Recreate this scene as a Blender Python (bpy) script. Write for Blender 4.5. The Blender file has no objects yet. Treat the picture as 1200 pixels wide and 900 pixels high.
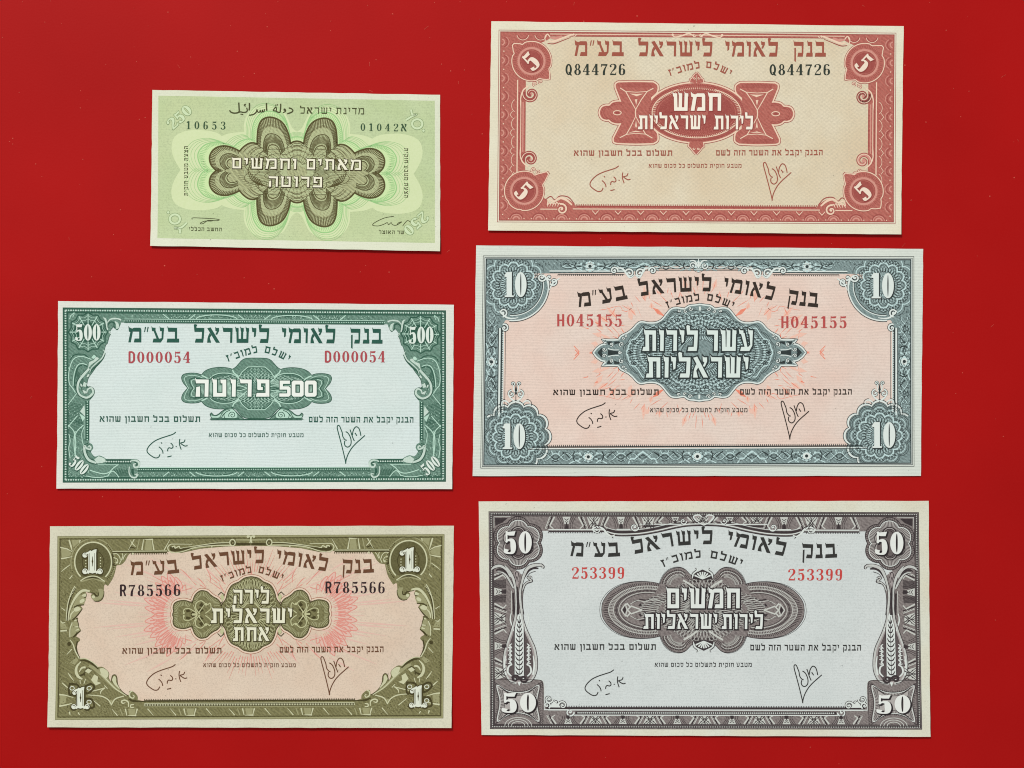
import bpy, bmesh, math, random
from mathutils import Vector
from mathutils.geometry import tessellate_polygon
random.seed(7)
sc = bpy.context.scene
COL = sc.collection
S = 0.00033                      # metres on the table per measured unit

# ------------------------------------------------------------------ camera
cam = bpy.data.objects.new('camera', bpy.data.cameras.new('camera'))
COL.objects.link(cam)
cam.location = (0, 0, 0.62)
cam.data.sensor_width = 36
cam.data.lens = 36 * 0.62 / (1200 * S)
cam.data.clip_start = 0.01
cam.data.clip_end = 50
sc.camera = cam

# ------------------------------------------------------------------ light
world = bpy.data.worlds.new('World')
sc.world = world
world.use_nodes = True
bg = world.node_tree.nodes['Background']
bg.inputs[0].default_value = (0.93, 0.97, 1.0, 1)
bg.inputs[1].default_value = 0.42

def area_lamp(name, loc, target, sx, sy, power, col):
    l = bpy.data.lights.new(name, 'AREA')
    l.shape = 'RECTANGLE'; l.size = sx; l.size_y = sy
    l.energy = power; l.color = col
    o = bpy.data.objects.new(name, l)
    COL.objects.link(o)
    o.location = loc
    o.rotation_euler = (Vector(target) - Vector(loc)).to_track_quat('-Z', 'Y').to_euler()
    return o
area_lamp('window_light', (-0.95, 2.1, 2.3), (0, 0, 0), 0.8, 0.7, 90.0, (1.0, 0.98, 0.94))

sc.view_settings.view_transform = 'Standard'
sc.view_settings.look = 'None'
sc.view_settings.exposure = 0
sc.view_settings.gamma = 1
sc.cycles.filter_width = 1.05

# ------------------------------------------------------------------ materials
def lin(c):
    out = []
    for v in c:
        v /= 255.0
        out.append(v / 12.92 if v <= 0.04045 else ((v + 0.055) / 1.055) ** 2.4)
    return out + [1.0]

def nodes(name):
    m = bpy.data.materials.new(name)
    m.use_nodes = True
    nt = m.node_tree
    return m, nt, nt.nodes['Principled BSDF']

def mix(nt, fac, a, b, mode='MIX'):
    n = nt.nodes.new('ShaderNodeMix')
    n.data_type = 'RGBA'; n.blend_type = mode
    for sock, val in ((n.inputs[0], fac), (n.inputs[6], a), (n.inputs[7], b)):
        if hasattr(val, 'links') or hasattr(val, 'is_linked'):
            nt.links.new(val, sock)
        else:
            sock.default_value = val
    return n.outputs[2]

def coords(nt, scale=(1, 1, 1), rot=0.0):
    tc = nt.nodes.new('ShaderNodeTexCoord')
    mp = nt.nodes.new('ShaderNodeMapping')
    mp.inputs['Scale'].default_value = scale
    mp.inputs['Rotation'].default_value = (0, 0, rot)
    nt.links.new(tc.outputs['Object'], mp.inputs[0])
    return mp.outputs[0]

def noise(nt, vec, scale, detail=2, lo=0.3, hi=0.7):
    n = nt.nodes.new('ShaderNodeTexNoise')
    n.inputs['Scale'].default_value = scale
    n.inputs['Detail'].default_value = detail
    nt.links.new(vec, n.inputs['Vector'])
    r = nt.nodes.new('ShaderNodeMapRange')
    r.inputs[1].default_value = lo; r.inputs[2].default_value = hi
    nt.links.new(n.outputs[0], r.inputs[0])
    return r.outputs[0]

def scaled(nt, fac, k):
    m = nt.nodes.new('ShaderNodeMath'); m.operation = 'MULTIPLY'
    nt.links.new(fac, m.inputs[0]); m.inputs[1].default_value = k
    return m.outputs[0]

_ink = {}
def ink(name, c, c2=None, amount=0.35, grain=1500, engrave=0.0):
    """printing ink; the second colour shows through in a fine engraved grain"""
    key = (name, tuple(c))
    if key in _ink: return _ink[key]
    m, nt, b = nodes(name)
    v = coords(nt)
    f = noise(nt, v, grain, 1)
    c2 = c2 or [min(255, x + 40) for x in c]
    col = mix(nt, scaled(nt, f, amount), lin(c), lin(c2))
    if engrave:                                  # crossing wavy guilloche lines cut into the ink
        for k, (a, sc_, to) in enumerate(((0.5, 300, [x * .62 for x in c]), (-0.7, 260, [min(255, x * 1.3 + 14) for x in c]))):
            w = nt.nodes.new('ShaderNodeTexWave')
            w.inputs['Scale'].default_value = sc_
            w.wave_type = 'BANDS' if k else 'RINGS'
            w.inputs['Distortion'].default_value = 26
            w.inputs['Detail'].default_value = 1
            w.inputs['Detail Scale'].default_value = .16
            nt.links.new(coords(nt, (1, 1, 1), a), w.inputs['Vector'])
            r = nt.nodes.new('ShaderNodeMapRange')
            r.inputs[1].default_value = .55; r.inputs[2].default_value = .95
            nt.links.new(w.outputs['Fac'], r.inputs[0])
            col = mix(nt, scaled(nt, r.outputs[0], engrave), col, lin(to))
    nt.links.new(col, b.inputs['Base Color'])
    b.inputs['Roughness'].default_value = 0.75
    b.inputs['Specular IOR Level'].default_value = 0.15
    _ink[key] = m
    return m

def paper_mat(name, c, c2, rib=0.12, ribscale=420, fleck=0.10, diag=0.0, stain=None):
    """banknote stock: laid ribs, fibre grain, faint patches of a second tone"""
    m, nt, b = nodes(name)
    v = coords(nt)
    col = mix(nt, noise(nt, v, 60, 3, 0.35, 0.65), lin(c), lin(c2))
    if stain:
        col = mix(nt, scaled(nt, noise(nt, v, 22, 4, 0.5, 0.75), 0.6), col, lin(stain))
    dark = lin([x * 0.80 for x in c])
    col = mix(nt, scaled(nt, noise(nt, v, 1900, 2, 0.45, 0.8), fleck * 3), col, dark)
    wv = nt.nodes.new('ShaderNodeTexWave')
    wv.bands_direction = 'Y'
    wv.inputs['Scale'].default_value = 290
    wv.inputs['Distortion'].default_value = 7
    wv.inputs['Detail'].default_value = 2
    wv.inputs['Detail Scale'].default_value = .5
    nt.links.new(coords(nt, (0.25, 1, 1)), wv.inputs['Vector'])
    rn = wv.outputs['Fac']
    speck = noise(nt, v, 800, 1, 0.77, 0.82)
    col = mix(nt, scaled(nt, speck, .55), col, lin([x * .5 for x in c]))
    col = mix(nt, scaled(nt, rn, rib * 1.05), col, dark)
    if diag > 0:
        for a in (0.9, -0.9):
            w = nt.nodes.new('ShaderNodeTexWave')
            w.inputs['Scale'].default_value = 260
            w.inputs['Distortion'].default_value = 1.5
            w.inputs['Detail Scale'].default_value = 60
            nt.links.new(coords(nt, (1, 1, 1), a), w.inputs['Vector'])
            col = mix(nt, scaled(nt, w.outputs['Fac'], diag), col, dark)
    nt.links.new(col, b.inputs['Base Color'])
    b.inputs['Roughness'].default_value = 0.85
    b.inputs['Specular IOR Level'].default_value = 0.15
    bp = nt.nodes.new('ShaderNodeBump')
    bp.inputs['Strength'].default_value = min(1, rib * 2)
    bp.inputs['Distance'].default_value = 0.00003
    nt.links.new(rn, bp.inputs['Height'])
    nt.links.new(bp.outputs[0], b.inputs['Normal'])
    return m

# ------------------------------------------------------------------ red tabletop
def tabletop():
    bm = bmesh.new()
    bmesh.ops.create_cube(bm, size=1)
    for v in bm.verts:
        v.co.x *= 1.3; v.co.y *= 1.0; v.co.z = v.co.z * 0.012 - 0.006
    bmesh.ops.bevel(bm, geom=bm.edges[:], offset=0.002, segments=2, affect='EDGES')
    me = bpy.data.meshes.new('tabletop'); bm.to_mesh(me); bm.free()
    o = bpy.data.objects.new('tabletop', me); COL.objects.link(o)
    o['kind'] = 'structure'
    o['label'] = 'smooth bright red satin surface the banknotes lie on'
    m, nt, b = nodes('red_card')
    v = coords(nt)
    col = mix(nt, noise(nt, v, 14, 3, 0.3, 0.7), lin((173, 14, 13)), lin((164, 11, 10)))
    col = mix(nt, scaled(nt, noise(nt, v, 1500, 2, 0.35, 0.8), 0.2), col, lin((176, 26, 20)))
    nt.links.new(col, b.inputs['Base Color'])
    r = nt.nodes.new('ShaderNodeMapRange')
    r.inputs[3].default_value = 0.46; r.inputs[4].default_value = 0.54
    nt.links.new(noise(nt, v, 90, 4, 0.3, 0.7), r.inputs[0])
    nt.links.new(r.outputs[0], b.inputs['Roughness'])
    b.inputs['Specular IOR Level'].default_value = 0.10
    bp = nt.nodes.new('ShaderNodeBump')
    bp.inputs['Strength'].default_value = 0.2; bp.inputs['Distance'].default_value = 0.00005
    nt.links.new(noise(nt, v, 1200, 2, 0.2, 0.8), bp.inputs['Height'])
    nt.links.new(bp.outputs[0], b.inputs['Normal'])
    me.materials.append(m)
tabletop()

def dust():
    rnd = random.Random(21)
    bm = bmesh.new()
    for i in range(330):
        x = rnd.uniform(-.215, .215); y = .16 - abs(rnd.gauss(0, .11)) * (1 if rnd.random() < .7 else 1.8)
        if abs(y) > .17: continue
        a = rnd.uniform(0, math.pi); fibre = rnd.random() < .12
        l = rnd.uniform(.0009, .0022) if fibre else rnd.uniform(.0002, .00048)
        w = .00012 if fibre else l * rnd.uniform(.5, 1)
        dx, dy = math.cos(a) * l / 2, math.sin(a) * l / 2; nx, ny = -math.sin(a) * w / 2, math.cos(a) * w / 2
        v = [bm.verts.new((x + sx * dx + sy * nx, y + sx * dy + sy * ny, .00003)) for sx, sy in ((-1, -1), (1, -1), (1, 1), (-1, 1))]
        t = bm.verts.new((x, y, .00012))
        for k in range(4): bm.faces.new((v[k], v[(k + 1) % 4], t))
    me = bpy.data.meshes.new('dust'); bm.to_mesh(me); bm.free()
    o = bpy.data.objects.new('dust', me); COL.objects.link(o)
    o['kind'] = 'stuff'; o['label'] = 'pale specks of dust scattered on the red surface'
    m, nt, b = nodes('dust_grey')
    nt.links.new(mix(nt, noise(nt, coords(nt), 300, 1), lin((214, 96, 78)), lin((184, 56, 42))), b.inputs['Base Color'])
    b.inputs['Roughness'].default_value = .9
    me.materials.append(m)
dust()

# ------------------------------------------------------------------ drawing library
def spl(pts, n=6, closed=False):
    """Catmull-Rom through the points (extra values such as width ride along)"""
    P = [tuple(p) for p in pts]
    k = len(P)
    if k < 3: return P
    out = []
    for i in range(k if closed else k - 1):
        if closed:
            a, b, c, d = P[(i - 1) % k], P[i], P[(i + 1) % k], P[(i + 2) % k]
        else:
            a, b, c, d = P[max(i - 1, 0)], P[i], P[i + 1], P[min(i + 2, k - 1)]
        for j in range(n):
            t = j / n
            out.append(tuple(0.5 * (2 * b[q] + (c[q] - a[q]) * t + (2 * a[q] - 5 * b[q] + 4 * c[q] - d[q]) * t * t
                                    + (3 * b[q] - a[q] - 3 * c[q] + d[q]) * t ** 3) for q in range(len(b))))
    if not closed: out.append(P[-1])
    return out

def chain(*segs, n=6):
    """several splines joined at sharp corners"""
    out = []
    for s in segs:
        q = spl(s, n)
        out += q if not out else q[1:]
    return out

def Z(x0, y0, k):
    return lambda pts: [(x0 + p[0] / k, y0 + p[1] / k) + tuple(p[2:]) for p in pts]

def ell(cx, cy, rx, ry, n=40, a0=0.0, a1=2 * math.pi):
    full = abs(a1 - a0) >= 2 * math.pi - 1e-6
    m = n if full else n + 1
    return [(cx + rx * math.cos(a0 + (a1 - a0) * i / n), cy + ry * math.sin(a0 + (a1 - a0) * i / n)) for i in range(m)]

def lobed(cx, cy, r, amp, k, n=144, ph=0.0, sx=1, sy=1, power=1):
    out = []
    for i in range(n):
        a = 2 * math.pi * i / n
        w = abs(math.cos(k * (a + ph) / 2)) ** power
        rr = r + amp * (2 * w - 1)
        out.append((cx + sx * rr * math.cos(a), cy + sy * rr * math.sin(a)))
    return out

def scale_about(pts, f, s, sy=None):
    sy = s if sy is None else sy
    return [(f[0] + (p[0] - f[0]) * s, f[1] + (p[1] - f[1]) * sy) for p in pts]

def spiral(cx, cy, r0, r1, a0, turns, w0, w1, n=26):
    return [(cx + (r0 + (r1 - r0) * i / n) * math.cos(a0 + 2 * math.pi * turns * i / n),
             cy + (r0 + (r1 - r0) * i / n) * math.sin(a0 + 2 * math.pi * turns * i / n),
             w0 + (w1 - w0) * i / n) for i in range(n + 1)]

class Note:
    def __init__(s, label, paper, frame, top=0.1, bot=0.6, tilt=0.0):
        s.paper, s.frame = paper, frame
        a, b, c, d = frame                       # TL TR BR BL
        s.W = (math.dist(a, b) + math.dist(d, c)) / 2
        s.H = (math.dist(a, d) + math.dist(b, c)) / 2
        s.cx = sum(p[0] for p in paper) / 4
        s.cy = sum(p[1] for p in paper) / 4
        s.y0 = min(p[1] for p in paper); s.y1 = max(p[1] for p in paper)
        o = bpy.data.objects.new('banknote', None)
        o.empty_display_size = 0.02
        o.location = ((s.cx - 600) * S, (450 - s.cy) * S, 0)
        COL.objects.link(o)
        o['label'] = label; o['category'] = 'banknote'
        o['group'] = 'old banknotes laid out on the red surface'
        s.root = o
        ts = [0, .05, .1, .16, .24, .5, .66, .74, .81, .87, .92, .96, 1.0]
        s.knots = [(s.y0 + t * (s.y1 - s.y0),
                    0.22 + top * max(0, (0.24 - t) / 0.24) ** 2 + 1.35 * bot * max(0, (t - 0.62) / 0.38) ** 2) for t in ts]
        s.tilt = tilt
    def i2p(s, u, v):
        x, y = u / s.W, v / s.H
        a, b, c, d = s.frame
        return tuple((a[q] * (1 - x) + b[q] * x) * (1 - y) + (d[q] * (1 - x) + c[q] * x) * y for q in (0, 1))
    def p2i(s, px, py):
        u, v = px - s.frame[0][0], py - s.frame[0][1]
        for _ in range(4):
            q = s.i2p(u, v)
            u += px - q[0]; v += py - q[1]
        return u, v
    def height(s, x, y):
        """height of the sheet over the table in mm"""
        k = s.knots
        t = s.tilt * (x - s.cx) / 250
        if y <= k[0][0]: return k[0][1] + t
        for (ya, ha), (yb, hb) in zip(k, k[1:]):
            if y <= yb: return ha + (hb - ha) * (y - ya) / (yb - ya) + t
        return k[-1][1] + t

class Draw:
    def __init__(s, note, name, mat, layer, parent=None, label=None):
        s.n, s.name, s.mat, s.layer, s.parent, s.label = note, name, mat, layer, parent, label
        s.v, s.f, s.c = [], [], 0
        s.ideal = False
        s.sym = [None]; s.side = []
    def mirror(s, centre=None, modes=('', 'x')):
        """repeat every shape mirrored about a centre; () = off"""
        if not modes: s.sym = [None]; return s
        c = s.n.p2i(*centre) if centre else (s.n.W / 2, s.n.H / 2)
        s.sym = []
        for m in modes:
            s.sym.append(None if m == '' else (c, -1 if 'x' in m else 1, -1 if 'y' in m else 1))
        return s
    def _emit(s, pts, faces):
        for gi, t in enumerate(s.sym):
            P = []
            for p in pts:
                p = (p[0], p[1])
                if s.ideal or t:
                    u = p if s.ideal else s.n.p2i(*p)
                    if t:
                        (cx, cy), mx, my = t
                        u = (cx + mx * (u[0] - cx), cy + my * (u[1] - cy))
                    p = s.n.i2p(*u)
                P.append(p)
            dz = (s.c % 48) * 0.00022
            s.c += 1
            base = len(s.v)
            s.v += [(x, y, dz) for x, y in P]
            s.f += [tuple(base + i for i in f) for f in faces]
            s.side += [gi] * len(faces)
    def poly(s, pts, holes=()):
        loops = [[Vector((p[0], p[1], 0)) for p in pts]] + [[Vector((p[0], p[1], 0)) for p in h] for h in holes]
        flat = [p for l in loops for p in l]
        if len(flat) == 3 or (len(flat) == 4 and not holes and convex(flat)):
            s._emit(flat, [tuple(range(len(flat)))])
        else:
            s._emit(flat, tessellate_polygon(loops))
        return s
    def line(s, pts, w=1.0, closed=False):
        P = []
        for p in pts:
            if not P or math.hypot(p[0] - P[-1][0], p[1] - P[-1][1]) > 1e-4: P.append(p)
        if closed and len(P) > 2 and math.hypot(P[0][0] - P[-1][0], P[0][1] - P[-1][1]) < 1e-4: P.pop()
        k = len(P)
        if k < 2: return s
        L, R = [], []
        for i in range(k):
            a = P[(i - 1) % k] if (closed or i > 0) else P[i]
            b = P[(i + 1) % k] if (closed or i < k - 1) else P[i]
            c = P[i]
            d1 = (c[0] - a[0], c[1] - a[1]); d2 = (b[0] - c[0], b[1] - c[1])
            l1 = math.hypot(*d1); l2 = math.hypot(*d2)
            if l1 < 1e-9: d1, l1 = d2, l2
            if l2 < 1e-9: d2, l2 = d1, l1
            n1 = (-d1[1] / l1, d1[0] / l1); n2 = (-d2[1] / l2, d2[0] / l2)
            m = (n1[0] + n2[0], n1[1] + n2[1]); lm = math.hypot(*m)
            if lm < 0.35: m, ml = n2, 1.0
            else:
                m = (m[0] / lm, m[1] / lm); ml = min(1 / max(m[0] * n2[0] + m[1] * n2[1], 0.5), 1.6)
            ww = (c[2] * w if len(c) > 2 else w) * 0.5 * ml
            L.append((c[0] + m[0] * ww, c[1] + m[1] * ww)); R.append((c[0] - m[0] * ww, c[1] - m[1] * ww))
        V = []
        for a, b in zip(L, R): V += [a, b]
        F = [(2 * i, 2 * i + 1, 2 * i + 3, 2 * i + 2) for i in range(k - 1)]
        if closed: F.append((2 * k - 2, 2 * k - 1, 1, 0))
        s._emit(V, F)
        return s
    def rect(s, x0, y0, x1, y1): return s.poly([(x0, y0), (x1, y0), (x1, y1), (x0, y1)])
    def dot(s, x, y, r, n=10, ry=None): return s.poly(ell(x, y, r, ry or r, n))
    def ring(s, x, y, rx, ry, w, n=40): return s.line(ell(x, y, rx, ry, n), w, True)
    def teeth(s, p, q, step, ln, w):
        """row of short ticks standing on the segment p-q"""
        L = math.dist(p, q); k = max(1, int(L / step))
        dx, dy = (q[0] - p[0]) / L, (q[1] - p[1]) / L
        for i in range(k + 1):
            x, y = p[0] + dx * i * L / k, p[1] + dy * i * L / k
            s.line([(x, y), (x - dy * ln, y + dx * ln)], w)
        return s
    def beads(s, p, q, step, rx, ry=None):
        L = math.dist(p, q); k = max(1, int(L / step))
        for i in range(k + 1):
            s.dot(p[0] + (q[0] - p[0]) * i / k, p[1] + (q[1] - p[1]) * i / k, rx, 6, ry)
        return s
    def radial(s, B, F, s0, s1, w, gap=2.3):
        """hatching between two scaled copies of an outline, one tick every gap along it"""
        acc, pts = gap / 2, []
        for a, b in zip(B, B[1:]):
            L = math.dist(a[:2], b[:2]); t = acc
            while t < L:
                pts.append((a[0] + (b[0] - a[0]) * t / L, a[1] + (b[1] - a[1]) * t / L)); t += gap
            acc = t - L
        for p in pts:
            s.line([(F[0] + (p[0] - F[0]) * s0, F[1] + (p[1] - F[1]) * s0),
                    (F[0] + (p[0] - F[0]) * s1, F[1] + (p[1] - F[1]) * s1)], w)
        return s
    def build_each(s):
        """one object for each mirrored copy"""
        faces, side = s.f, s.side
        for k in sorted(set(side)):
            s.f = [f for f, g in zip(faces, side) if g == k]
            s.build()
    def build(s):
        n = s.n
        bm = bmesh.new()
        vs = [bm.verts.new((x, -y, dz)) for x, y, dz in s.v]
        for f in s.f:
            if len(set(f)) < 3: continue
            try: fc = bm.faces.new([vs[i] for i in f])
            except ValueError: continue
        bm.normal_update()
        loose = [v for v in bm.verts if not v.link_faces]
        if loose: bmesh.ops.delete(bm, geom=loose, context='VERTS')
        bad = [f for f in bm.faces if f.calc_area() < 1e-7]
        if bad: bmesh.ops.delete(bm, geom=bad, context='FACES')
        for f in bm.faces:
            if f.normal.z < 0: f.normal_flip()
        for yk, _ in n.knots[1:-1]:
            bmesh.ops.bisect_plane(bm, geom=bm.verts[:] + bm.edges[:] + bm.faces[:], dist=1e-6,
                                   plane_co=(0, -yk, 0), plane_no=(0, 1, 0))
        for v in bm.verts:
            x, y, dz = v.co.x, -v.co.y, v.co.z
            v.co = ((x - n.cx) * S, (n.cy - y) * S, (n.height(x, y) + s.layer * 0.013 + dz) * 0.001)
        me = bpy.data.meshes.new(s.name)
        bm.to_mesh(me); bm.free()
        me.materials.append(s.mat)
        o = bpy.data.objects.new(s.name, me)
        COL.objects.link(o)
        o.parent = s.parent or n.root
        if s.label: o['label'] = s.label
        s.o = o
        return o

def convex(p):
    sg = 0
    for i in range(len(p)):
        a, b, c = p[i], p[(i + 1) % len(p)], p[(i + 2) % len(p)]
        z = (b[0] - a[0]) * (c[1] - b[1]) - (b[1] - a[1]) * (c[0] - b[0])
        if abs(z) < 1e-12: continue
        if sg and (z > 0) != (sg > 0): return False
        sg = z
    return True

def sheet(note, mat, seed):
    """the paper itself: a thin sheet with slightly uneven cut edges"""
    rnd = random.Random(seed)
    P = note.paper
    pts = []
    for i in range(4):
        a, b = P[i], P[(i + 1) % 4]
        k = 26
        nx, ny = (b[1] - a[1]), -(b[0] - a[0]); L = math.hypot(nx, ny)
        for j in range(k):
            t = j / k
            e = 0 if j == 0 else rnd.uniform(-0.22, 0.22)
            pts.append((a[0] + (b[0] - a[0]) * t + nx / L * e, a[1] + (b[1] - a[1]) * t + ny / L * e))
    d = Draw(note, 'paper', mat, 0)
    d.poly(pts)
    o = d.build()
    bm = bmesh.new(); bm.from_mesh(o.data)
    r = bmesh.ops.extrude_face_region(bm, geom=bm.faces[:])
    low = [g for g in r['geom'] if isinstance(g, bmesh.types.BMVert)]
    for v in low: v.co.z -= 0.00010
    bmesh.ops.recalc_face_normals(bm, faces=bm.faces[:])
    bm.to_mesh(o.data); bm.free()
    return o

# ------------------------------------------------------------------ lettering
def hebrew(ch, v, h):
    """width and polygons of a square Hebrew letter; y runs 0 (top) to 1 (baseline)"""
    def TB(a, b): return [(a - .04, -.12), (a + .05, -.01), (b, 0), (b, h), (a + .03, h)]
    def V(x, a, b, s=0): return [(x, a), (x + v, a), (x + v - s, b), (x - s, b)]
    def BB(a, b): return [(a + .05, 1 - h), (b, 1 - h), (b, 1), (a, 1)]
    def HD(a, b, k=1.0): return [(a - .03, -.12), (a + .06, -.01), (b, 0), (b, h * k), (a + .02, h * k)]
    G = {
     'א': (.92, [[(.02, .02), (.26, -.04), (.92, 1), (.64, 1)],
                 [(.58, -.08), (.66, 0), (.86, 0), (.86, .2), (.72, .46), (.6, .44), (.7, .24), (.6, .2)],
                 [(.2, .33), (.32, .5), (.2, .66), (.3, 1), (.02, 1), (.04, .72), (.1, .52)]]),
     'ב': (.86, [TB(.08, .72), V(.72 - v, 0, 1), BB(0, .86)]),
     'ד': (.76, [TB(.02, .76), V(.68 - v, 0, 1)]),
     'ה': (.8, [TB(.04, .8), V(.8 - v, 0, 1, .02), [(.08, .44), (.08 + v, .40), (.08 + v, 1), (.04, 1)]]),
     'ו': (.32, [HD(.02, .32), V(.32 - v, 0, 1, .02)]),
     'ז': (.4, [HD(.02, .4), V(.2 - v / 2, h * .8, 1)]),
     'ח': (.84, [TB(.04, .84), V(.84 - v, 0, 1, .01), V(.1, h * .5, 1, .01)]),
     'ט': (.86, [V(.06, 0, 1), HD(.02, .26, .9), BB(.06, .82), V(.82 - v, 0, 1), [(.48, 0), (.82, 0), (.82, h), (.5, h)]]),
     'י': (.32, [HD(.02, .32), [(.32 - v, 0), (.32, 0), (.28, .55), (.16, .62)]]),
     'כ': (.76, [TB(.08, .74), V(.74 - v, 0, 1), [(.1, 1 - h), (.74, 1 - h), (.72, 1), (.04, 1)]]),
     'ל': (.76, [[(.0, -.2), (.06, -.27), (.24, -.22), (.22, -.15), (.08 + v * .7, -.1), (.08 + v * .7, h), (.05, h)],
                 [(.05, 0), (.74, 0), (.74, h), (.05, h)], [(.74 - v, h * .8), (.74, h * .8), (.7, 1 - h), (.7 - v, 1 - h)],
                 [(.14, 1 - h), (.7, 1 - h), (.66, 1), (.08, 1)]]),
     'ם': (.82, [TB(.06, .8), V(.8 - v, 0, 1), V(.1, h * .7, 1), BB(.1, .8)]),
     'מ': (.92, [[(.0, -.12), (.1, .0), (.32, .08), (.26, h + .06), (.04, h)], [(.16, h * .7), (.16 + v, h), (.02 + v, 1), (.0, 1)],
                 [(.28, .06), (.4, 0), (.84, 0), (.9, .12), (.9, h), (.3, h)], V(.9 - v, h * .6, 1), [(.44, 1 - h), (.9, 1 - h), (.9, 1), (.38, 1)]]),
     'ן': (.32, [HD(.02, .32), V(.32 - v, 0, 1.32)]),
     'נ': (.52, [HD(.12, .48), V(.48 - v, 0, 1), BB(0, .52)]),
     'ס': (.86, [TB(.06, .84), [(.84 - v, 0), (.84, 0), (.8, .72), (.62, 1), (.5, .9), (.66, .7)], [(.1, h * .7), (.1 + v, h * .7), (.3, .8), (.4, 1), (.2, .9)],
                 [(.3, 1 - h), (.64, 1 - h), (.62, 1), (.3, 1)]]),
     'ע': (.88, [[(.86 - v, 0), (.86, 0), (.82, .74), (.64, 1), (.08, 1), (.14, 1 - h), (.58, 1 - h), (.7, .7)], HD(.58, .86, .85),
                 HD(.02, .28, .85), [(.12, h * .6), (.12 + v, h * .6), (.52, 1 - h), (.36, 1 - h * .9)]]),
     'פ': (.84, [TB(.08, .8), V(.8 - v, 0, 1), BB(.02, .8), V(.1, h * .8, .58), [(.1, .44), (.42, .44), (.42, .44 + h * .8), (.14, .44 + h * .8)]]),
     'צ': (.88, [[(.02, .0), (.24, -.04), (.84, .8), (.84, 1), (.66, .94)], [(.58, -.08), (.66, 0), (.86, 0), (.82, .3), (.6, .58), (.52, .46), (.68, .2)], BB(.04, .84)]),
     'ק': (.84, [TB(.06, .82), [(.82 - v, 0), (.82, 0), (.8, .8), (.68, .8)], [(.4, 1 - h), (.8, 1 - h), (.76, 1), (.34, 1)],
                 [(.1, .42), (.1 + v * .8, .4), (.1 + v * .8, 1.36), (.1, 1.3)]]),
     'ר': (.74, [TB(.04, .72), V(.72 - v, 0, 1, .02)]),
     'ש': (1.0, [V(.08, 0, 1, -.02), V(.5 - v / 2, 0, 1 - h * .6, .02), V(.96 - v, 0, 1, .03), BB(.1, .92),
                 HD(.02, .24, .9), HD(.38, .6, .9), HD(.76, .98, .9)]),
     'ת': (.92, [TB(.1, .86), V(.86 - v, 0, 1), [(.18, h * .8), (.18 + v, h * .8), (.2 + v, 1), (.18, 1)], [(.04, 1 - h), (.2, 1 - h), (.2 + v, 1), (-.02, 1)]]),
     '״': (.34, [[(.06, -.06), (.14, -.06), (.06, .3), (.0, .3)], [(.24, -.06), (.32, -.06), (.24, .3), (.18, .3)]]),
     '׳': (.2, [[(.08, -.06), (.16, -.06), (.08, .3), (.02, .3)]]),
    }
    return G[ch]

def stroke_polys(pts, w):
    """a variable-width pen stroke as a row of quads"""
    d = Draw.__new__(Draw); d.sym = [None]; d.ideal = False; d.v, d.f, d.c, d.side = [], [], 0, []; d.n = None
    d.line(pts, w)
    return [[(d.v[i][0], d.v[i][1]) for i in f] for f in d.f]

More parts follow.
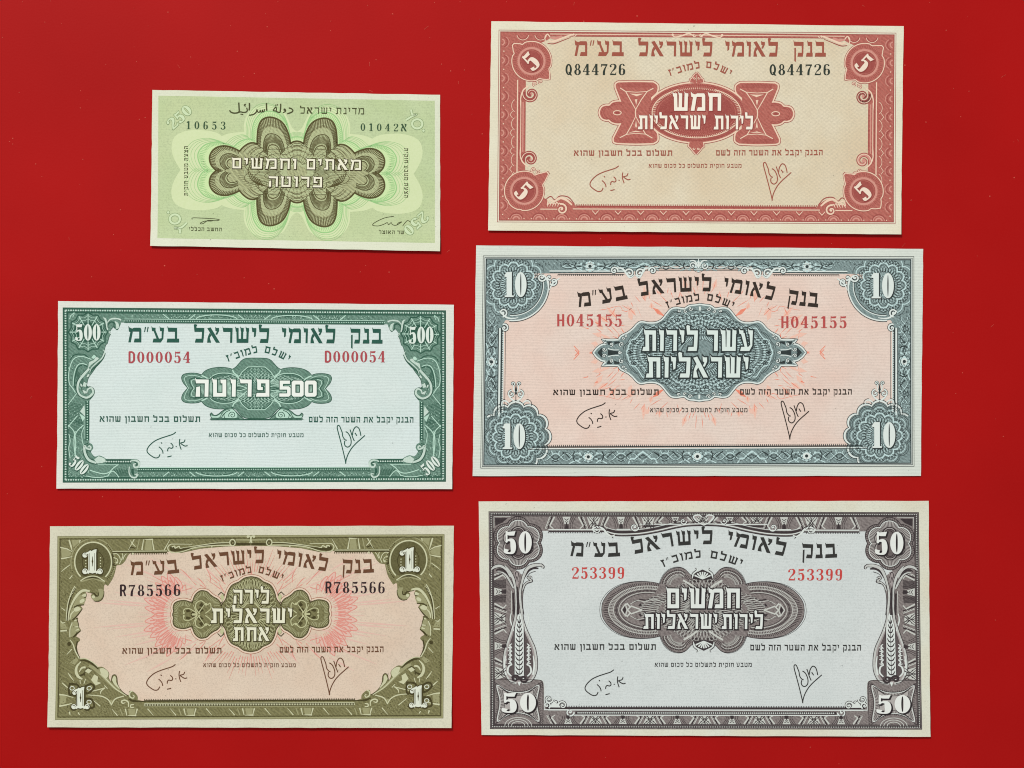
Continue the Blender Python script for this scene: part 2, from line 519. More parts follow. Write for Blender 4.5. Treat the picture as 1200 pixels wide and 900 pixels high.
_rom = {}
def roman(ch, tk, tn):
    """width and polygons of a numeral or capital with thick and thin strokes"""
    key = (ch, tk, tn)
    if key in _rom: return _rom[key]
    def st(pts, n=5, smooth=True):
        P = [(x, y, tn + f * (tk - tn)) for x, y, f in pts]
        return stroke_polys(spl(P, n) if smooth else P, 1.0)
    def ringp(cx, cy, a, b, n=28, th=None):
        th = tk if th is None else th
        o = ell(cx, cy, a, b, n); i = ell(cx, cy, max(a - th, .03), b - tn, n)
        return [[o[k], o[(k + 1) % n], i[(k + 1) % n], i[k]] for k in range(n)]
    def box(x0, y0, x1, y1): return [[(x0, y0), (x1, y0), (x1, y1), (x0, y1)]]
    w, P = .56, []
    if ch == '0': P = ringp(.28, .5, .27, .5)
    elif ch == '1':
        w = .5
        P = box(.27 - tk / 2, 0, .27 + tk / 2, 1) + box(.06, 1 - tn * 1.1, .48, 1) + [[(.05, .13), (.27 - tk / 2, .0), (.27, .0), (.27 - tk / 2, .2), (.05, .18)]]
    elif ch == '2':
        P = st([(.11, .27, .8), (.07, .18, .5), (.14, .06, .1), (.28, .02, .0), (.43, .1, .7), (.46, .26, 1), (.38, .46, .6), (.2, .68, .1), (.07, .92, .0)]) + \
            [[(.04, 1), (.04, .95), (.16, .86), (.3, .88), (.44, .9), (.5, .74), (.53, .74), (.5, 1)]]
    elif ch == '3':
        P = st([(.11, .22, .9), (.09, .12, .3), (.25, .02, 0), (.4, .1, .7), (.43, .24, 1), (.37, .4, .4), (.22, .46, 0)]) + \
            st([(.22, .46, 0), (.38, .52, .4), (.46, .72, 1), (.4, .9, .7), (.25, .985, 0), (.09, .92, .3), (.1, .78, .9)])
    elif ch == '4':
        P = box(.36 - tk / 2, 0, .36 + tk / 2, 1) + st([(.34, .02, .2), (.03, .7, .1)], smooth=False) + box(.0, .69 - tn / 2, .54, .69 + tn / 2) + box(.2, 1 - tn, .52, 1)
    elif ch == '5':
        P = [[(.09, 0), (.2, .03), (.5, .0), (.44, .07 + tk * .55), (.24, .08 + tk * .5), (.09, .05 + tk * .45)]] + box(.09, 0, .09 + tn, .5) + \
            st([(.1, .5, 0), (.2, .4, .1), (.36, .43, .7), (.55 - tk * .5 - .03, .68, 1), (.38, .92, .6), (.24, .985, 0), (.1, .92, .5), (.12, .8, .9)])
    elif ch in '69':
        P = st([(.43, .17, .8), (.4, .06, .3), (.28, .02, 0), (.14, .14, .6), (.03 + tk * .5, .5, 1), (.12, .86, .7), (.27, .985, 0), (.42, .88, .6), (.53 - tk * .5, .7, 1), (.43, .52, .6), (.28, .44, 0), (.15, .54, .2)])
        if ch == '9': P = [[(.56 - x, 1 - y) for x, y in q] for q in P]
    elif ch == '7':
        P = [[(.04, .0), (.09, .03), (.5, .02), (.53, .0), (.53, .1), (.5, .16), (.1, .14), (.07, .28), (.04, .28)]] + st([(.5, .08, 0), (.36, .36, .4), (.27, .66, .9), (.25, 1, 1)])
    elif ch == '8':
        P = ringp(.28, .25, .2, .26, th=tk * .75) + ringp(.28, .73, .26, .27)
    elif ch in 'QHDR':
        t = .15
        if ch == 'H': w = .56; P = box(.03, 0, .03 + t, 1) + box(.53 - t, 0, .53, 1) + box(.1, .44, .5, .44 + t * .8)
        if ch == 'Q':
            o = ell(.28, .5, .25, .5, 28); i = ell(.28, .5, .25 - t, .5 - t * .8, 28)
            P = [[o[k], o[(k + 1) % 28], i[(k + 1) % 28], i[k]] for k in range(28)] + [[(.24, .72), (.36, .72), (.56, 1.04), (.42, 1.04)]]
        if ch == 'D':
            P = box(.05, 0, .05 + t, 1) + stroke_polys(spl([(.1, .05), (.32, .05), (.46, .22), (.47, .5), (.46, .78), (.32, .95), (.1, .95)], 5), t)
        if ch == 'R':
            P = box(.05, 0, .05 + t, 1) + stroke_polys(spl([(.1, .05), (.34, .05), (.44, .16), (.44, .36), (.34, .5), (.1, .5)], 5), t) + [[(.26, .5), (.39, .5), (.53, 1), (.4, 1)]]
    _rom[key] = (w, P)
    return _rom[key]

def blockdigit(ch):
    t = .2
    if ch == '0':
        o = [(.1, 0), (.62, 0), (.72, .1), (.72, .9), (.62, 1), (.1, 1), (0, .9), (0, .1)]
        i = [(.24, .24), (.48, .24), (.5, .26), (.5, .74), (.48, .76), (.24, .76), (.22, .74), (.22, .26)]
        return .74, [[o[k], o[(k + 1) % 8], i[(k + 1) % 8], i[k]] for k in range(8)]
    return .7, [[(.02, 0), (.64, 0), (.64, t), (.02, t)], [(.02, t), (.02 + t, t), (.02 + t, .44), (.02, .52)],
                [(.02, .36), (.58, .36), (.68, .46), (.68, .56), (.02, .56)], [(.47, .5), (.68, .5), (.68, .9), (.47, .9)], [(0, .8), (.68, .8), (.68, .9), (.58, 1), (0, 1)]]

def layout(word, glyph, gap, rtl):
    seq = list(word)[::-1] if rtl else list(word)
    x, out = 0.0, []
    for ch in seq:
        if ch == ' ': x += .5; continue
        w, P = glyph(ch)
        out.append((x, w, P)); x += w + gap
    return x - gap, out

def text(d, word, x0, x1, base, h, glyph, gap=.13, rtl=True, out=None, ow=1.4, shift=(0, 0)):
    """set a word between x0 and x1 along base (a number, or a function x -> y), turning each letter with the line"""
    f = base if callable(base) else (lambda x: base)
    A, L = layout(word, glyph, gap, rtl)
    sx = (x1 - x0) / A
    for gx, gw, P in L:
        mid = x0 + (gx + gw / 2) * sx
        a = math.atan2(f(mid + .5) - f(mid - .5), 1.0)
        ca, sa = math.cos(a), math.sin(a); y = f(mid)
        for q in P:
            pts = []
            for px, py in q:
                dx, dy = (px - gw / 2) * sx, (py - 1) * h
                pts.append((mid + dx * ca - dy * sa, y + dx * sa + dy * ca))
            d.poly(pts)
            if out:
                o = [(p[0] + shift[0], p[1] + shift[1]) for p in pts]
                out.poly(o); out.line(o, ow * 2, True)

def turned(d, word, cx, cy, length, h, ang, glyph, gap=.1, rtl=False, out=None, ow=1.0, shift=(0, 0)):
    """a word centred on a point and rotated (degrees, clockwise on the table)"""
    A, L = layout(word, glyph, gap, rtl)
    sx = length / A; ca, sa = math.cos(math.radians(ang)), math.sin(math.radians(ang))
    for gx, gw, P in L:
        for q in P:
            pts = [(cx + ((gx + px) * sx - length / 2) * ca - (py - .5) * h * sa, cy + ((gx + px) * sx - length / 2) * sa + (py - .5) * h * ca) for px, py in q]
            d.poly(pts)
            if out:
                o = [(p[0] + shift[0], p[1] + shift[1]) for p in pts]
                out.poly(o); out.line(o, ow * 2, True)

def curve_y(pts):
    """smooth y(x) through points"""
    P = spl(pts, 12)
    def f(x):
        if x <= P[0][0]: a, b = P[0], P[1]
        elif x >= P[-1][0]: a, b = P[-2], P[-1]
        else:
            for a, b in zip(P, P[1:]):
                if x <= b[0]: break
        return a[1] + (b[1] - a[1]) * (x - a[0]) / max(b[0] - a[0], 1e-6)
    return f

TITLE = lambda c: hebrew(c, .15, .265)
SMALL = lambda c: hebrew(c, .17, .22)
TINY = lambda c: hebrew(c, .16, .2)
BLOCK = lambda c: hebrew(c, .21, .2)
SERIAL = lambda c: roman(c, .17, .05)
FAT = lambda c: roman(c, .235, .055)

SIG1 = [[(703, 195), (640, 240), (520, 280), (400, 320), (280, 375), (180, 460), (130, 540), (135, 600), (190, 655), (270, 705), (325, 712), (365, 690), (388, 640)],
        [(365, 490), (410, 530), (440, 580), (447, 625)], [(405, 403), (428, 425)],
        [(600, 415), (640, 455), (645, 500), (615, 520), (570, 510), (545, 535), (540, 580)], [(535, 693), (575, 685), (620, 672)], [(700, 485), (722, 487)],
        [(785, 330), (775, 400), (785, 470), (812, 545)], [(890, 345), (865, 395), (800, 415), (840, 450), (890, 475), (940, 465)]]
SIG2 = [[(352, 860), (345, 800), (310, 650), (270, 490), (225, 320), (190, 190), (180, 120), (200, 90), (230, 110), (255, 170), (280, 235), (295, 320), (340, 380), (372, 388)],
        [(352, 860), (362, 780), (400, 670), (470, 550), (560, 450), (650, 370), (738, 292)],
        [(350, 215), (400, 250), (440, 320), (460, 400), (450, 480), (400, 525), (350, 510), (325, 460), (335, 400)],
        [(437, 175), (460, 240), (490, 330), (524, 405)], [(485, 290), (500, 200), (540, 130), (580, 122), (620, 160), (645, 240), (655, 298)], [(535, 240), (555, 270), (575, 300)]]
def signature(n, which, ax, ay, mat, layer, w=1.15):
    src, k, ref = (SIG1, 17.14, (703, 195)) if which == 1 else (SIG2, 17.14, (352, 860))
    d = Draw(n, 'signature', mat, layer)
    for s in src:
        P = [(ax + (x - ref[0]) / k, ay + (y - ref[1]) / k) for x, y in s]
        d.line(spl(P, 5), w)
    d.build()

def bank_text(n, inkm, title, path, th, words2, path2, h2, clause, small, sig, serial, serial_mat, tl=6):
    """the lettering every note of the bank carries"""
    d = Draw(n, 'title_text', inkm, tl)
    for w, (a, b) in zip(('בע״מ', 'לישראל', 'לאומי', 'בנק'), title):
        text(d, w, a, b, path, th, TITLE, gap=.17)
    d.build()
    d = Draw(n, 'promise_text', inkm, tl)
    for w, (a, b) in zip(('למוכ״ז', 'ישלם'), words2):
        text(d, w, a, b, path2, h2, SMALL, gap=.2)
    d.build()
    for wds, (a, b, y0, y1, h) in zip(('תשלום בכל חשבון שהוא', 'הבנק יקבל את השטר הזה לשם'), clause):
        d = Draw(n, 'clause_text', inkm, tl)
        text(d, wds, a, b, lambda x, a=a, b=b, y0=y0, y1=y1: y0 + (y1 - y0) * (x - a) / (b - a), h, SMALL, gap=.2); d.build()
    a, b, y, h = small
    d = Draw(n, 'clause_text', inkm, tl); text(d, 'מטבע חוקית לתשלום כל סכום שהוא', a, b, y, h, TINY, gap=.22); d.build()
    for i, (x, y) in enumerate(sig): signature(n, i + 1, x, y, inkm, tl)
    for t, a, b, y, h in serial:
        d = Draw(n, 'serial_number', serial_mat, tl + 1); text(d, t, a, b, y, h, SERIAL, gap=.14, rtl=False); d.build()

def lace(dl, dd, C, rx, ry, k=12, m=9, lo=.45, w=.42):
    """interlaced guilloche net: m phase-shifted wavy ovals, pale and dark in turn"""
    for j in range(m):
        ph = 2 * math.pi * j / m
        P = []
        for i in range(260):
            t = 2 * math.pi * i / 260
            r = (1 + lo) / 2 + (1 - lo) / 2 * math.sin(k * t + ph)
            P.append((C[0] + rx * r * math.cos(t), C[1] + ry * r * math.sin(t)))
        (dl if j % 2 else dd).line(P, w, True)

def volute(dl, dd, cx, cy, r, a0, turns, w=2.2, ow=1.0):
    """scroll: pale curl with a dark edge"""
    P = spiral(cx, cy, r, r * .12, a0, turns, w, w * .5)
    dd.line([(x, y, q + ow * 1.4) for x, y, q in P], 1); dl.line(P, 1)
    dl.dot(cx, cy, r * .22, 8)

# ================================================================== green 250 note
def note_250():
    n = Note('small green 250 banknote with an olive rosette, above the green-bordered 500 note',
             [(178.7, 105.5), (515.8, 111.2), (515.8, 294.7), (176.7, 288.3)],
             [(185.8, 112.2), (509.5, 118.2), (509.8, 285.0), (185.0, 279.3)], .05, .75)
    sheet(n, paper_mat('paper_250', (226, 228, 206), (220, 224, 198), rib=.05), 1)
    C = (348.2, 201.6)
    tint = paper_mat('green_tint', (197, 212, 166), (191, 207, 157), rib=.1, fleck=.18, stain=(206, 212, 164))
    d = Draw(n, 'tint_panel', tint, 1); d.ideal = True
    d.rect(0, 0, n.W, n.H); P = d.build()
    pale = ink('pale_green', (213, 224, 178), (204, 218, 166), .5)
    d = Draw(n, 'pale_shape', pale, 2).mirror(C, ('', 'x', 'y', 'xy'))
    z = Z(170, 95, 6.6667)
    q = z(chain([(290, 712), (250, 650), (218, 580), (208, 510), (230, 440), (290, 400), (380, 383), (480, 388), (560, 405), (600, 430)],
                [(600, 430), (650, 412), (700, 403), (776, 398)], [(776, 398), (775, 330), (800, 262), (850, 215), (920, 192), (990, 192), (1080, 235), (1120, 300), (1150, 365), (1188, 395)]))
    d.poly(q + [(C[0], q[-1][1]), C, (q[0][0], C[1])])
    d.build()
    z = Z(230, 105, 5.4545)
    # bright green lace behind the rosette
    bump = z(spl([(645, 302), (622, 304), (604, 312)], 5))
    pet = z(spl([(604, 312), (590, 250), (560, 190), (520, 152), (470, 138), (415, 152), (375, 200), (358, 262), (358, 322)], 5))
    lob = z(spl([(358, 322), (330, 316), (280, 332), (240, 366)], 5))
    left = z(spl([(240, 366), (190, 346), (130, 336), (60, 352), (18, 395), (12, 440), (35, 495), (75, 527)], 5))
    lace = bump + pet[1:] + lob[1:] + left[1:]
    d = Draw(n, 'lace_ring', ink('lace_fill', (206, 228, 172), (196, 222, 160), .5), 3).mirror(C, ('', 'x', 'y', 'xy'))
    d.poly(lace + [C]); lo = d.build()
    d = Draw(n, 'lace_lines', ink('lace_green', (150, 198, 130), (176, 214, 152), .3), 4, lo).mirror(C, ('', 'x', 'y', 'xy'))
    for sc in (1.035, 1.07, 1.1, 1.13): d.line(scale_about(lace, C, sc), .4)
    d.line(lace, 1.3); d.radial(lace, C, .93, .985, .4); d.radial(pet, z([(480, 420)])[0], .82, .95, .45); d.radial(left, z([(170, 440)])[0], .78, .95, .45)
    d.build()
    # the rosette
    bump = z(spl([(645, 330), (622, 334), (603, 346)], 6))
    pet = z(spl([(603, 346), (590, 285), (562, 225), (520, 190), (465, 177), (420, 196), (398, 242), (391, 300), (390, 350)], 7))
    lob = z(spl([(390, 350), (366, 341), (335, 346), (302, 368), (278, 394)], 6))
    left = z(spl([(278, 394), (240, 375), (190, 361), (140, 367), (104, 392), (86, 432), (93, 476), (118, 508), (147, 527)], 7))
    B = bump + pet[1:] + lob[1:] + left[1:]
    FP, FL = z([(500, 470)])[0], z([(260, 490)])[0]
    Q = ('', 'x', 'y', 'xy')
    d = Draw(n, 'rosette', ink('olive_mid', (158, 160, 118), (188, 193, 152), .5, engrave=.3), 5).mirror(C, Q)
    d.poly(B + [C]); ro = d.build()
    dk = ink('olive_dark', (78, 70, 38), (110, 104, 66), .4)
    d = Draw(n, 'rosette_pale_lines', ink('olive_pale', (196, 206, 160), (176, 188, 140), .4), 6, ro).mirror(C, Q)
    for s in (.86, .6, .44): d.line(scale_about(pet, FP, s), .8)
    for s in (.84, .58, .4): d.line(scale_about(left, FL, s), .8)
    for s in (.9, .78, .66, .54, .42, .3): d.line(scale_about(bump + lob, C, s), .6)
    d.radial(pet, FP, .62, .78, .5); d.radial(left, FL, .6, .78, .5)
    d.mirror(C, ('',))
    for i in range(90):
        a = 2 * math.pi * i / 90
        d.line([(C[0] + 12 * math.cos(a), C[1] + 7 * math.sin(a)), (C[0] + 62 * math.cos(a), C[1] + 32 * math.sin(a))], .35)
    for k in range(5): d.line(lobed(C[0], C[1], 10 + 6 * k, 2.2, 8, sx=1.7, sy=.9), .6, True)
    d.build()
    d = Draw(n, 'rosette_dark_lines', dk, 7, ro).mirror(C, Q)
    d.line(B, 1.9)
    d.radial(pet, FP, .8, .98, .85, 2.2); d.radial(left, FL, .8, .98, .85, 2.2)
    d.radial(pet, FP, .44, .62, .7, 2.6); d.radial(left, FL, .42, .6, .7, 2.6)
    for s in (.64, .4): d.line(scale_about(pet, FP, s), 1.0)
    for s in (.62, .36): d.line(scale_about(left, FL, s), 1.0)
    for s in (.94, .86, .82, .72): d.line(scale_about(lob, C, s), .55)
    for s in (.93, .84, .74): d.line(scale_about(bump, C, s), .55)
    for k in range(6):
        d.line(z(spl([(330 + 14 * k, 520 + 10 * k), (352 + 14 * k, 575 + 6 * k), (400 + 10 * k, 610 + 2 * k)], 5)), .9)
    d.mirror(C, ('',))
    for i in range(70):
        a = 2 * math.pi * (i + .5) / 70
        d.line([(C[0] + 20 * math.cos(a), C[1] + 10 * math.sin(a)), (C[0] + 70 * math.cos(a), C[1] + 30 * math.sin(a))], .32)
    for k in range(4): d.line(lobed(C[0], C[1], 13 + 7 * k, 2.5, 10, sx=1.75, sy=.85, ph=.3), .55, True)
    d.build()
    # white wording on the rosette
    dt = Draw(n, 'rosette_text', ink('letter_cream', (240, 236, 212), (232, 228, 200), .3), 10, ro)
    do = Draw(n, 'rosette_text_edge', ink('olive_black', (58, 50, 26), (84, 76, 46), .3), 9, ro)
    sl = lambda x0, y0: (lambda x: y0 + (x - x0) * .0135)
    st = lambda c: hebrew(c, .16, .18)
    b1 = sl(271, 197.3)
    text(dt, 'וחמשים', 271.2, 347.3, b1, 12, st, .22, out=do, ow=.85, shift=(.35, .35))
    text(dt, 'מאתים', 358.5, 423.2, b1, 12, st, .22, out=do, ow=.85, shift=(.35, .35))
    text(dt, 'פרוטה', 314.5, 378, sl(314, 218.8), 12, st, .24, out=do, ow=.85, shift=(.35, .35))
    do.build(); dt.build()
    # headings
    im = ink('olive_text', (72, 74, 44), (96, 98, 62), .25)
    thin = lambda c: hebrew(c, .13, .16)
    d = Draw(n, 'title_text', im, 6)
    text(d, 'ישראל', 351.5, 388.3, sl(351, 133.2), 7.4, thin, .25); text(d, 'מדינת', 393.5, 426.8, sl(393, 133.8), 7.4, thin, .25)
    d.build()
    d = Draw(n, 'title_text', im, 6)
    z = Z(260, 120, 13.23)
    for s, w in (([(1040, 88), (1080, 100), (1102, 128), (1080, 155), (1015, 178)], 1.5), ([(985, 128), (965, 118), (975, 104), (988, 120), (985, 142), (948, 162)], 1.3),
                 ([(912, 22), (914, 60), (908, 130), (900, 155), (868, 152), (842, 138)], 1.5), ([(842, 138), (848, 105), (838, 74), (808, 108), (800, 130), (842, 136)], 1.3),
                 ([(693, 12), (694, 70), (698, 132)], 1.7), ([(662, 106), (656, 142), (638, 148), (632, 122), (626, 148), (604, 150), (596, 124), (588, 150), (562, 152), (545, 110)], 1.3),
                 ([(545, 110), (535, 152), (490, 188), (424, 202)], 1.5), ([(428, 12), (430, 70), (424, 126)], 1.7),
                 ([(386, 84), (396, 128), (375, 152), (330, 156), (288, 148), (262, 158)], 1.4), ([(376, 30), (350, 38), (352, 54), (374, 58)], 1.1),
                 ([(264, 4), (268, 80), (266, 150), (200, 168), (146, 154), (120, 124)], 1.6)):
        d.line(spl(z(s), 5), w)
    for p in ((838, 44), (862, 40), (300, 186), (324, 188)):
        x, y = z([p])[0]; d.dot(x, y, .85, 6)
    d.build()
    sm = ink('serial_green', (58, 84, 58), (80, 106, 78), .25)
    d = Draw(n, 'serial_number', sm, 6); text(d, '10653', 218.3, 264.5, sl(218, 151.3), 9.2, SERIAL, .42, rtl=False); d.build()
    d = Draw(n, 'serial_number', sm, 6); text(d, '01042', 422.5, 466.8, sl(422, 153.4), 8.8, SERIAL, .42, rtl=False)
    text(d, 'א', 469.8, 476.8, 154, 8.6, SMALL); d.build()
    d = Draw(n, 'side_text', im, 6); turned(d, 'הצעת מטבע חוקית', 218.3, 200.5, 58, 4.3, -90, TINY, .3, True); d.build()
    d = Draw(n, 'side_text', im, 6); turned(d, 'הצעת מטבע חוקית', 476.0, 202.5, 58, 4.3, 90, TINY, .3, True); d.build()
    d = Draw(n, 'office_text', im, 6); text(d, 'החשב הכללי', 221.8, 260, sl(221, 270.6), 4, TINY, .22); d.build()
    d = Draw(n, 'office_text', im, 6); text(d, 'שר האוצר', 444, 473.5, sl(444, 274.2), 4, TINY, .22); d.build()
    z = Z(170, 180, 6.6667)
    d = Draw(n, 'signature', im, 6)
    d.line(spl(z([(370, 515), (375, 503), (450, 505), (540, 510), (582, 517), (560, 525), (500, 522), (480, 530), (460, 545), (440, 550), (436, 542), (470, 528), (520, 528), (535, 522)]), 4), .7); d.build()
    z = Z(340, 180, 6.6667)
    d = Draw(n, 'signature', im, 6)
    d.line(spl(z([(812, 490), (740, 503), (670, 535), (645, 560), (690, 566), (735, 552), (760, 540), (770, 556), (790, 540), (800, 556), (830, 560), (872, 535), (850, 540), (835, 555)]), 4), .7)
    d.line(spl(z([(880, 566), (900, 540), (918, 524), (940, 535), (962, 550)]), 4), .7); d.build()
    # outlined corner numerals
    pf = ink('numeral_pale', (208, 224, 184), (194, 212, 168), .4); pe = ink('numeral_edge', (138, 160, 112), (156, 178, 130), .4)
    bold = lambda c: roman(c, .2, .1)
    for cx, cy, a in ((210.6, 137.2, -42), (487.6, 262.3, 138)):
        d = Draw(n, 'corner_numeral', pf, 6); e = Draw(n, 'numeral_edge', pe, 5)
        turned(d, '250', cx, cy, 32, 12.5, a, bold, .06, out=e, ow=.55)
        o = d.build(); e.parent = o; e.build()
    for s, zz in ((1, Z(340, 95, 6.6667)), (-1, Z(170, 180, 6.6667))):
        d = Draw(n, 'corner_numeral', pf, 6); e = Draw(n, 'numeral_edge', pe, 5)
        if s > 0: A, R, D = [(945, 225), (955, 262), (985, 262), (960, 272), (905, 305)], (993, 335), (1042, 388)
        else: A, R, D = [(275, 625), (272, 590), (228, 580), (285, 578), (328, 540)], (235, 512), (183, 460)
        L = spl(zz(A), 4); d.line(L, 2.2); e.line(L, 3.4)
        x, y = zz([R])[0]; d.ring(x, y, 6, 5.4, 2.4, 20); e.ring(x, y, 6, 5.4, 3.6, 20)
        x, y = zz([D])[0]; d.dot(x, y, 1.5); e.dot(x, y, 2.1)
        o = d.build(); e.parent = o; e.build()

# ================================================================== rose 5 note
def note_5():
    n = Note('rose-red bordered 5 banknote with a cream ground, the topmost note on the right',
             [(575.8, 25.0), (1058.8, 30.8), (1055.3, 275.0), (572.0, 270.3)],
             [(584.7, 35.3), (1049.7, 39.0), (1048.3, 262.5), (583.0, 260.3)], .05, .7, .12)
    sheet(n, paper_mat('paper_5', (232, 227, 204), (228, 220, 194), rib=.07), 2)
    W, H = n.W, n.H
    d = Draw(n, 'tint_panel', paper_mat('cream_tint', (233, 221, 194), (228, 212, 181), rib=.05, fleck=.18, diag=.2, stain=(219, 188, 148)), 1)
    d.ideal = True; d.rect(30, 5, W - 30, H - 18); d.build()
    rose = ink('rose_ink', (172, 94, 84), (198, 128, 114), .45, engrave=.14)
    dark = ink('rose_dark', (156, 76, 70), (178, 98, 90), .4)
    lite = ink('rose_light', (238, 210, 184), (222, 184, 160), .35)
    mid = ink('rose_mid', (206, 142, 128), (220, 164, 146), .4)
    # frame
    d = Draw(n, 'border_frame', rose, 2); d.ideal = True
    d.rect(1.6, 1.6, W - 1.6, 6.6)
    d.rect(1.6, 206, W - 1.6, H - 1.6)
    for s in (None, 1):
        d.sym = [None] if s is None else [((W / 2, H / 2), -1, 1)]
        d.rect(1.6, 1.6, 23.6, H - 1.6); d.rect(23, 56, 32, 168); d.rect(1.6, 1.6, 46, 26); d.rect(1.6, 196, 40, H - 1.6)
        d.poly(chain([(30, 5), (58, 5)], [(58, 5), (60, 9), (53, 13), (46, 16), (40, 18), (30, 22)], n=4))
        d.poly(chain([(28, 200), (54, 196), (62, 203), (78, 196), (90, 203), (92, 208)], n=4) + [(28, 210)])
    d.sym = [None]
    fr = d.build()
    # photo-space corner medallions: centre, ears, digit turn
    corners = [((622.9, 71.7), [(601.8, 52.4), (643.4, 92.4)], -43), ((1013.0, 74.2), [(1033.3, 54.7), (990.8, 93.0)], 43),
               ((614.3, 223.8), [(601.0, 242.3), (641.5, 203.3)], 43), ((1011.5, 224.3), [(989.5, 204.8), (1030.8, 243.6)], -43)]
    dl = Draw(n, 'border_highlight', lite, 4, fr); dl.ideal = True
    dd = Draw(n, 'border_shadow', dark, 3, fr); dd.ideal = True
    dm = Draw(n, 'border_midtone', mid, 3, fr); dm.ideal = True
    dd.line([(0, 0), (W, 0), (W, H), (0, H)], .6, True); dd.line([(2.2, 2.2), (W - 2.2, 2.2), (W - 2.2, H - 2.2), (2.2, H - 2.2)], 1, True)
    dl.line([(60, 4.2), (W - 60, 4.2)], .9); dd.line([(60, 6.6), (W - 60, 6.6)], .8)
    for s in (0, 1):
        sy = [None] if not s else [((W / 2, H / 2), -1, 1)]
        for q in (dl, dd, dm): q.sym = sy
        dl.line([(22.4, 58), (22.4, 172)], 1.3)
        dl.line([(26.4, 82), (26.4, 144)], .9); dm.line([(29, 84), (29, 142)], 1.4); dd.line([(24.4, 72), (24.4, 152)], 1); dd.line([(31.6, 90), (31.6, 138)], .8)
        # scroll ends of the side columns
        volute(dm, dd, 38, 74.5, 9, math.pi * 1.1, -1.3, 3.6, 1.2); volute(dm, dd, 37.5, 150.5, 9, -math.pi * 1.1, 1.3, 3.6, 1.2); dl.line(spiral(38, 74.5, 10, 3, math.pi * 1.1, -1, .9, .6), 1); dl.line(spiral(37.5, 150.5, 10, 3, -math.pi * 1.1, 1, .9, .6), 1)
        dl.line(spl([(26.4, 92, .8), (26, 80, 1.2), (29, 70, 1.6), (35, 65.5, 1.6)], 4), 1); dl.line(spl([(26.4, 134, .8), (26, 146, 1.2), (29, 154, 1.6), (35, 159.5, 1.6)], 4), 1)
        volute(dl, dd, 43, 62.5, 3, 2, 1, 1.2, .8); volute(dl, dd, 49.5, 60, 2.6, 2, 1, 1, .8); volute(dl, dd, 42, 163, 3, 2, 1, 1.2, .8); volute(dl, dd, 47.5, 165.5, 2.6, 2, 1, 1, .8)
        # top leaf scroll
        dl.line(spl([(55, 15, .8), (54, 8, 1.2), (57, 4.5, 1.4), (60, 8, 1.2)], 4), 1); dl.line(spl([(58, 12, 1.2), (64, 13, 2.6), (72, 10, 2.2), (82, 6, 2), (88, 4.5, 1.2)], 4), 1)
        dd.line(spl([(57, 15, .8), (64, 15.6, 1.2), (74, 12, 1), (84, 8, .8)], 4), 1); dm.line(spl([(60, 8, 2), (66, 9, 3.4), (74, 7, 2.6)], 4), 1); volute(dl, dd, 88, 4.6, 2.6, 0, 1, 1, .6)
        # bottom leaf scroll
        volute(dl, dd, 75, 209, 6.5, -math.pi * .6, 1.4, 2.2); dl.line(spl([(58, 204, 1), (60, 198, 1.6), (66, 200, 1.8), (72, 196, 2.4), (80, 198, 2.6), (87, 204, 1.6)], 4), 1)
        dd.line(spl([(56, 198, 1), (62, 194, 1.2), (67, 198, 1), (73, 193.5, 1.2), (83, 195, 1.2), (90, 203, 1)], 4), 1); dl.line([(50, 209), (70, 209)], 1.1)
        for k in range(5): dl.line(spl([(58 + 3 * k, 206, .5), (60 + 3 * k, 202 - k % 2, 1.3), (62 + 3 * k, 203, .6)], 3), 1)
        # side band motifs: pearly arcs and a scalloped line
        for k in range(10):
            y = 14 + 21.2 * k
            dm.line(ell(4.5, y, 7.5, 7, 9, -1.1, 1.1), .8); dd.line(ell(3.5, y, 6.5, 6, 9, -1.2, 1.2), 1.2); dm.line(ell(2.6, y, 4, 3.5, 8, -1.3, 1.3), 1.5)
            dl.dot(6, y + 10.6, .8, 6)
            if 58 < y < 180:
                dl.line(ell(22.5, y + 10.6, 7, 8, 10, math.pi * .66, math.pi * 1.34), .6); dl.line([(16.6, y + 17), (13.8, y + 21.2), (16.6, y + 25)], .6)
    for q in (dl, dd, dm): q.sym = [None]
    dl.line([(88, 208.6), (W - 88, 208.6)], 1.1); dd.line([(92, 205.4), (W - 92, 205.4)], 1.7); dd.teeth((92, 204.8), (W - 92, 204.8), 2.1, -2, .8)
    k = 0; x = 9.0
    while x < W - 26:
        dm.line(ell(x + 13, H - 3, 6.6, 6, 10, math.pi, 2 * math.pi), .9); dd.line(ell(x + 13, H - 2.6, 8, 8, 10, math.pi * 1.08, math.pi * 1.92), 1.3)
        dm.line(ell(x + 13, H - 3, 3.6, 3.4, 8, math.pi, 2 * math.pi), 1.8); dl.dot(x + 4, H - 4, .7, 6); dl.dot(x + 22, H - 4, .7, 6)
        if 80 < x < W - 100: dl.line([(x + 22.2, 210.4), (x + 26, 214.6), (x + 29.8, 210.4)], .8); dd.line([(x + 22.6, 213), (x + 26, 217), (x + 29.4, 213)], .8)
        if 0 < k < 3 or k > 15: pass
        x += 26.5; k += 1
    for x in (28, 49, W - 28, W - 49): dd.line(ell(x, 5, 5.5, 5.5, 10, .15, math.pi - .15), 1.2); dl.line(ell(x, 4.4, 7, 7, 10, .2, math.pi - .2), .7)
    # top centre flourish
    for s in (-1, 1):
        c = W / 2
        dl.line(spl([(c + s * 4, 5.5, 1.2), (c + s * 10, 2.4, 1.7), (c + s * 18, 5, 1.8), (c + s * 26, 6.6, 1.4), (c + s * 30, 4, 1.2)], 4), 1); volute(dl, dd, c + s * 4, 4, 2.6, 0, 1, 1, .6); dl.dot(c + s * 29, 4, 1.5, 8)
    dd.build(); dm.build(); dl.build()
    five = lambda c: roman(c, .225, .075)
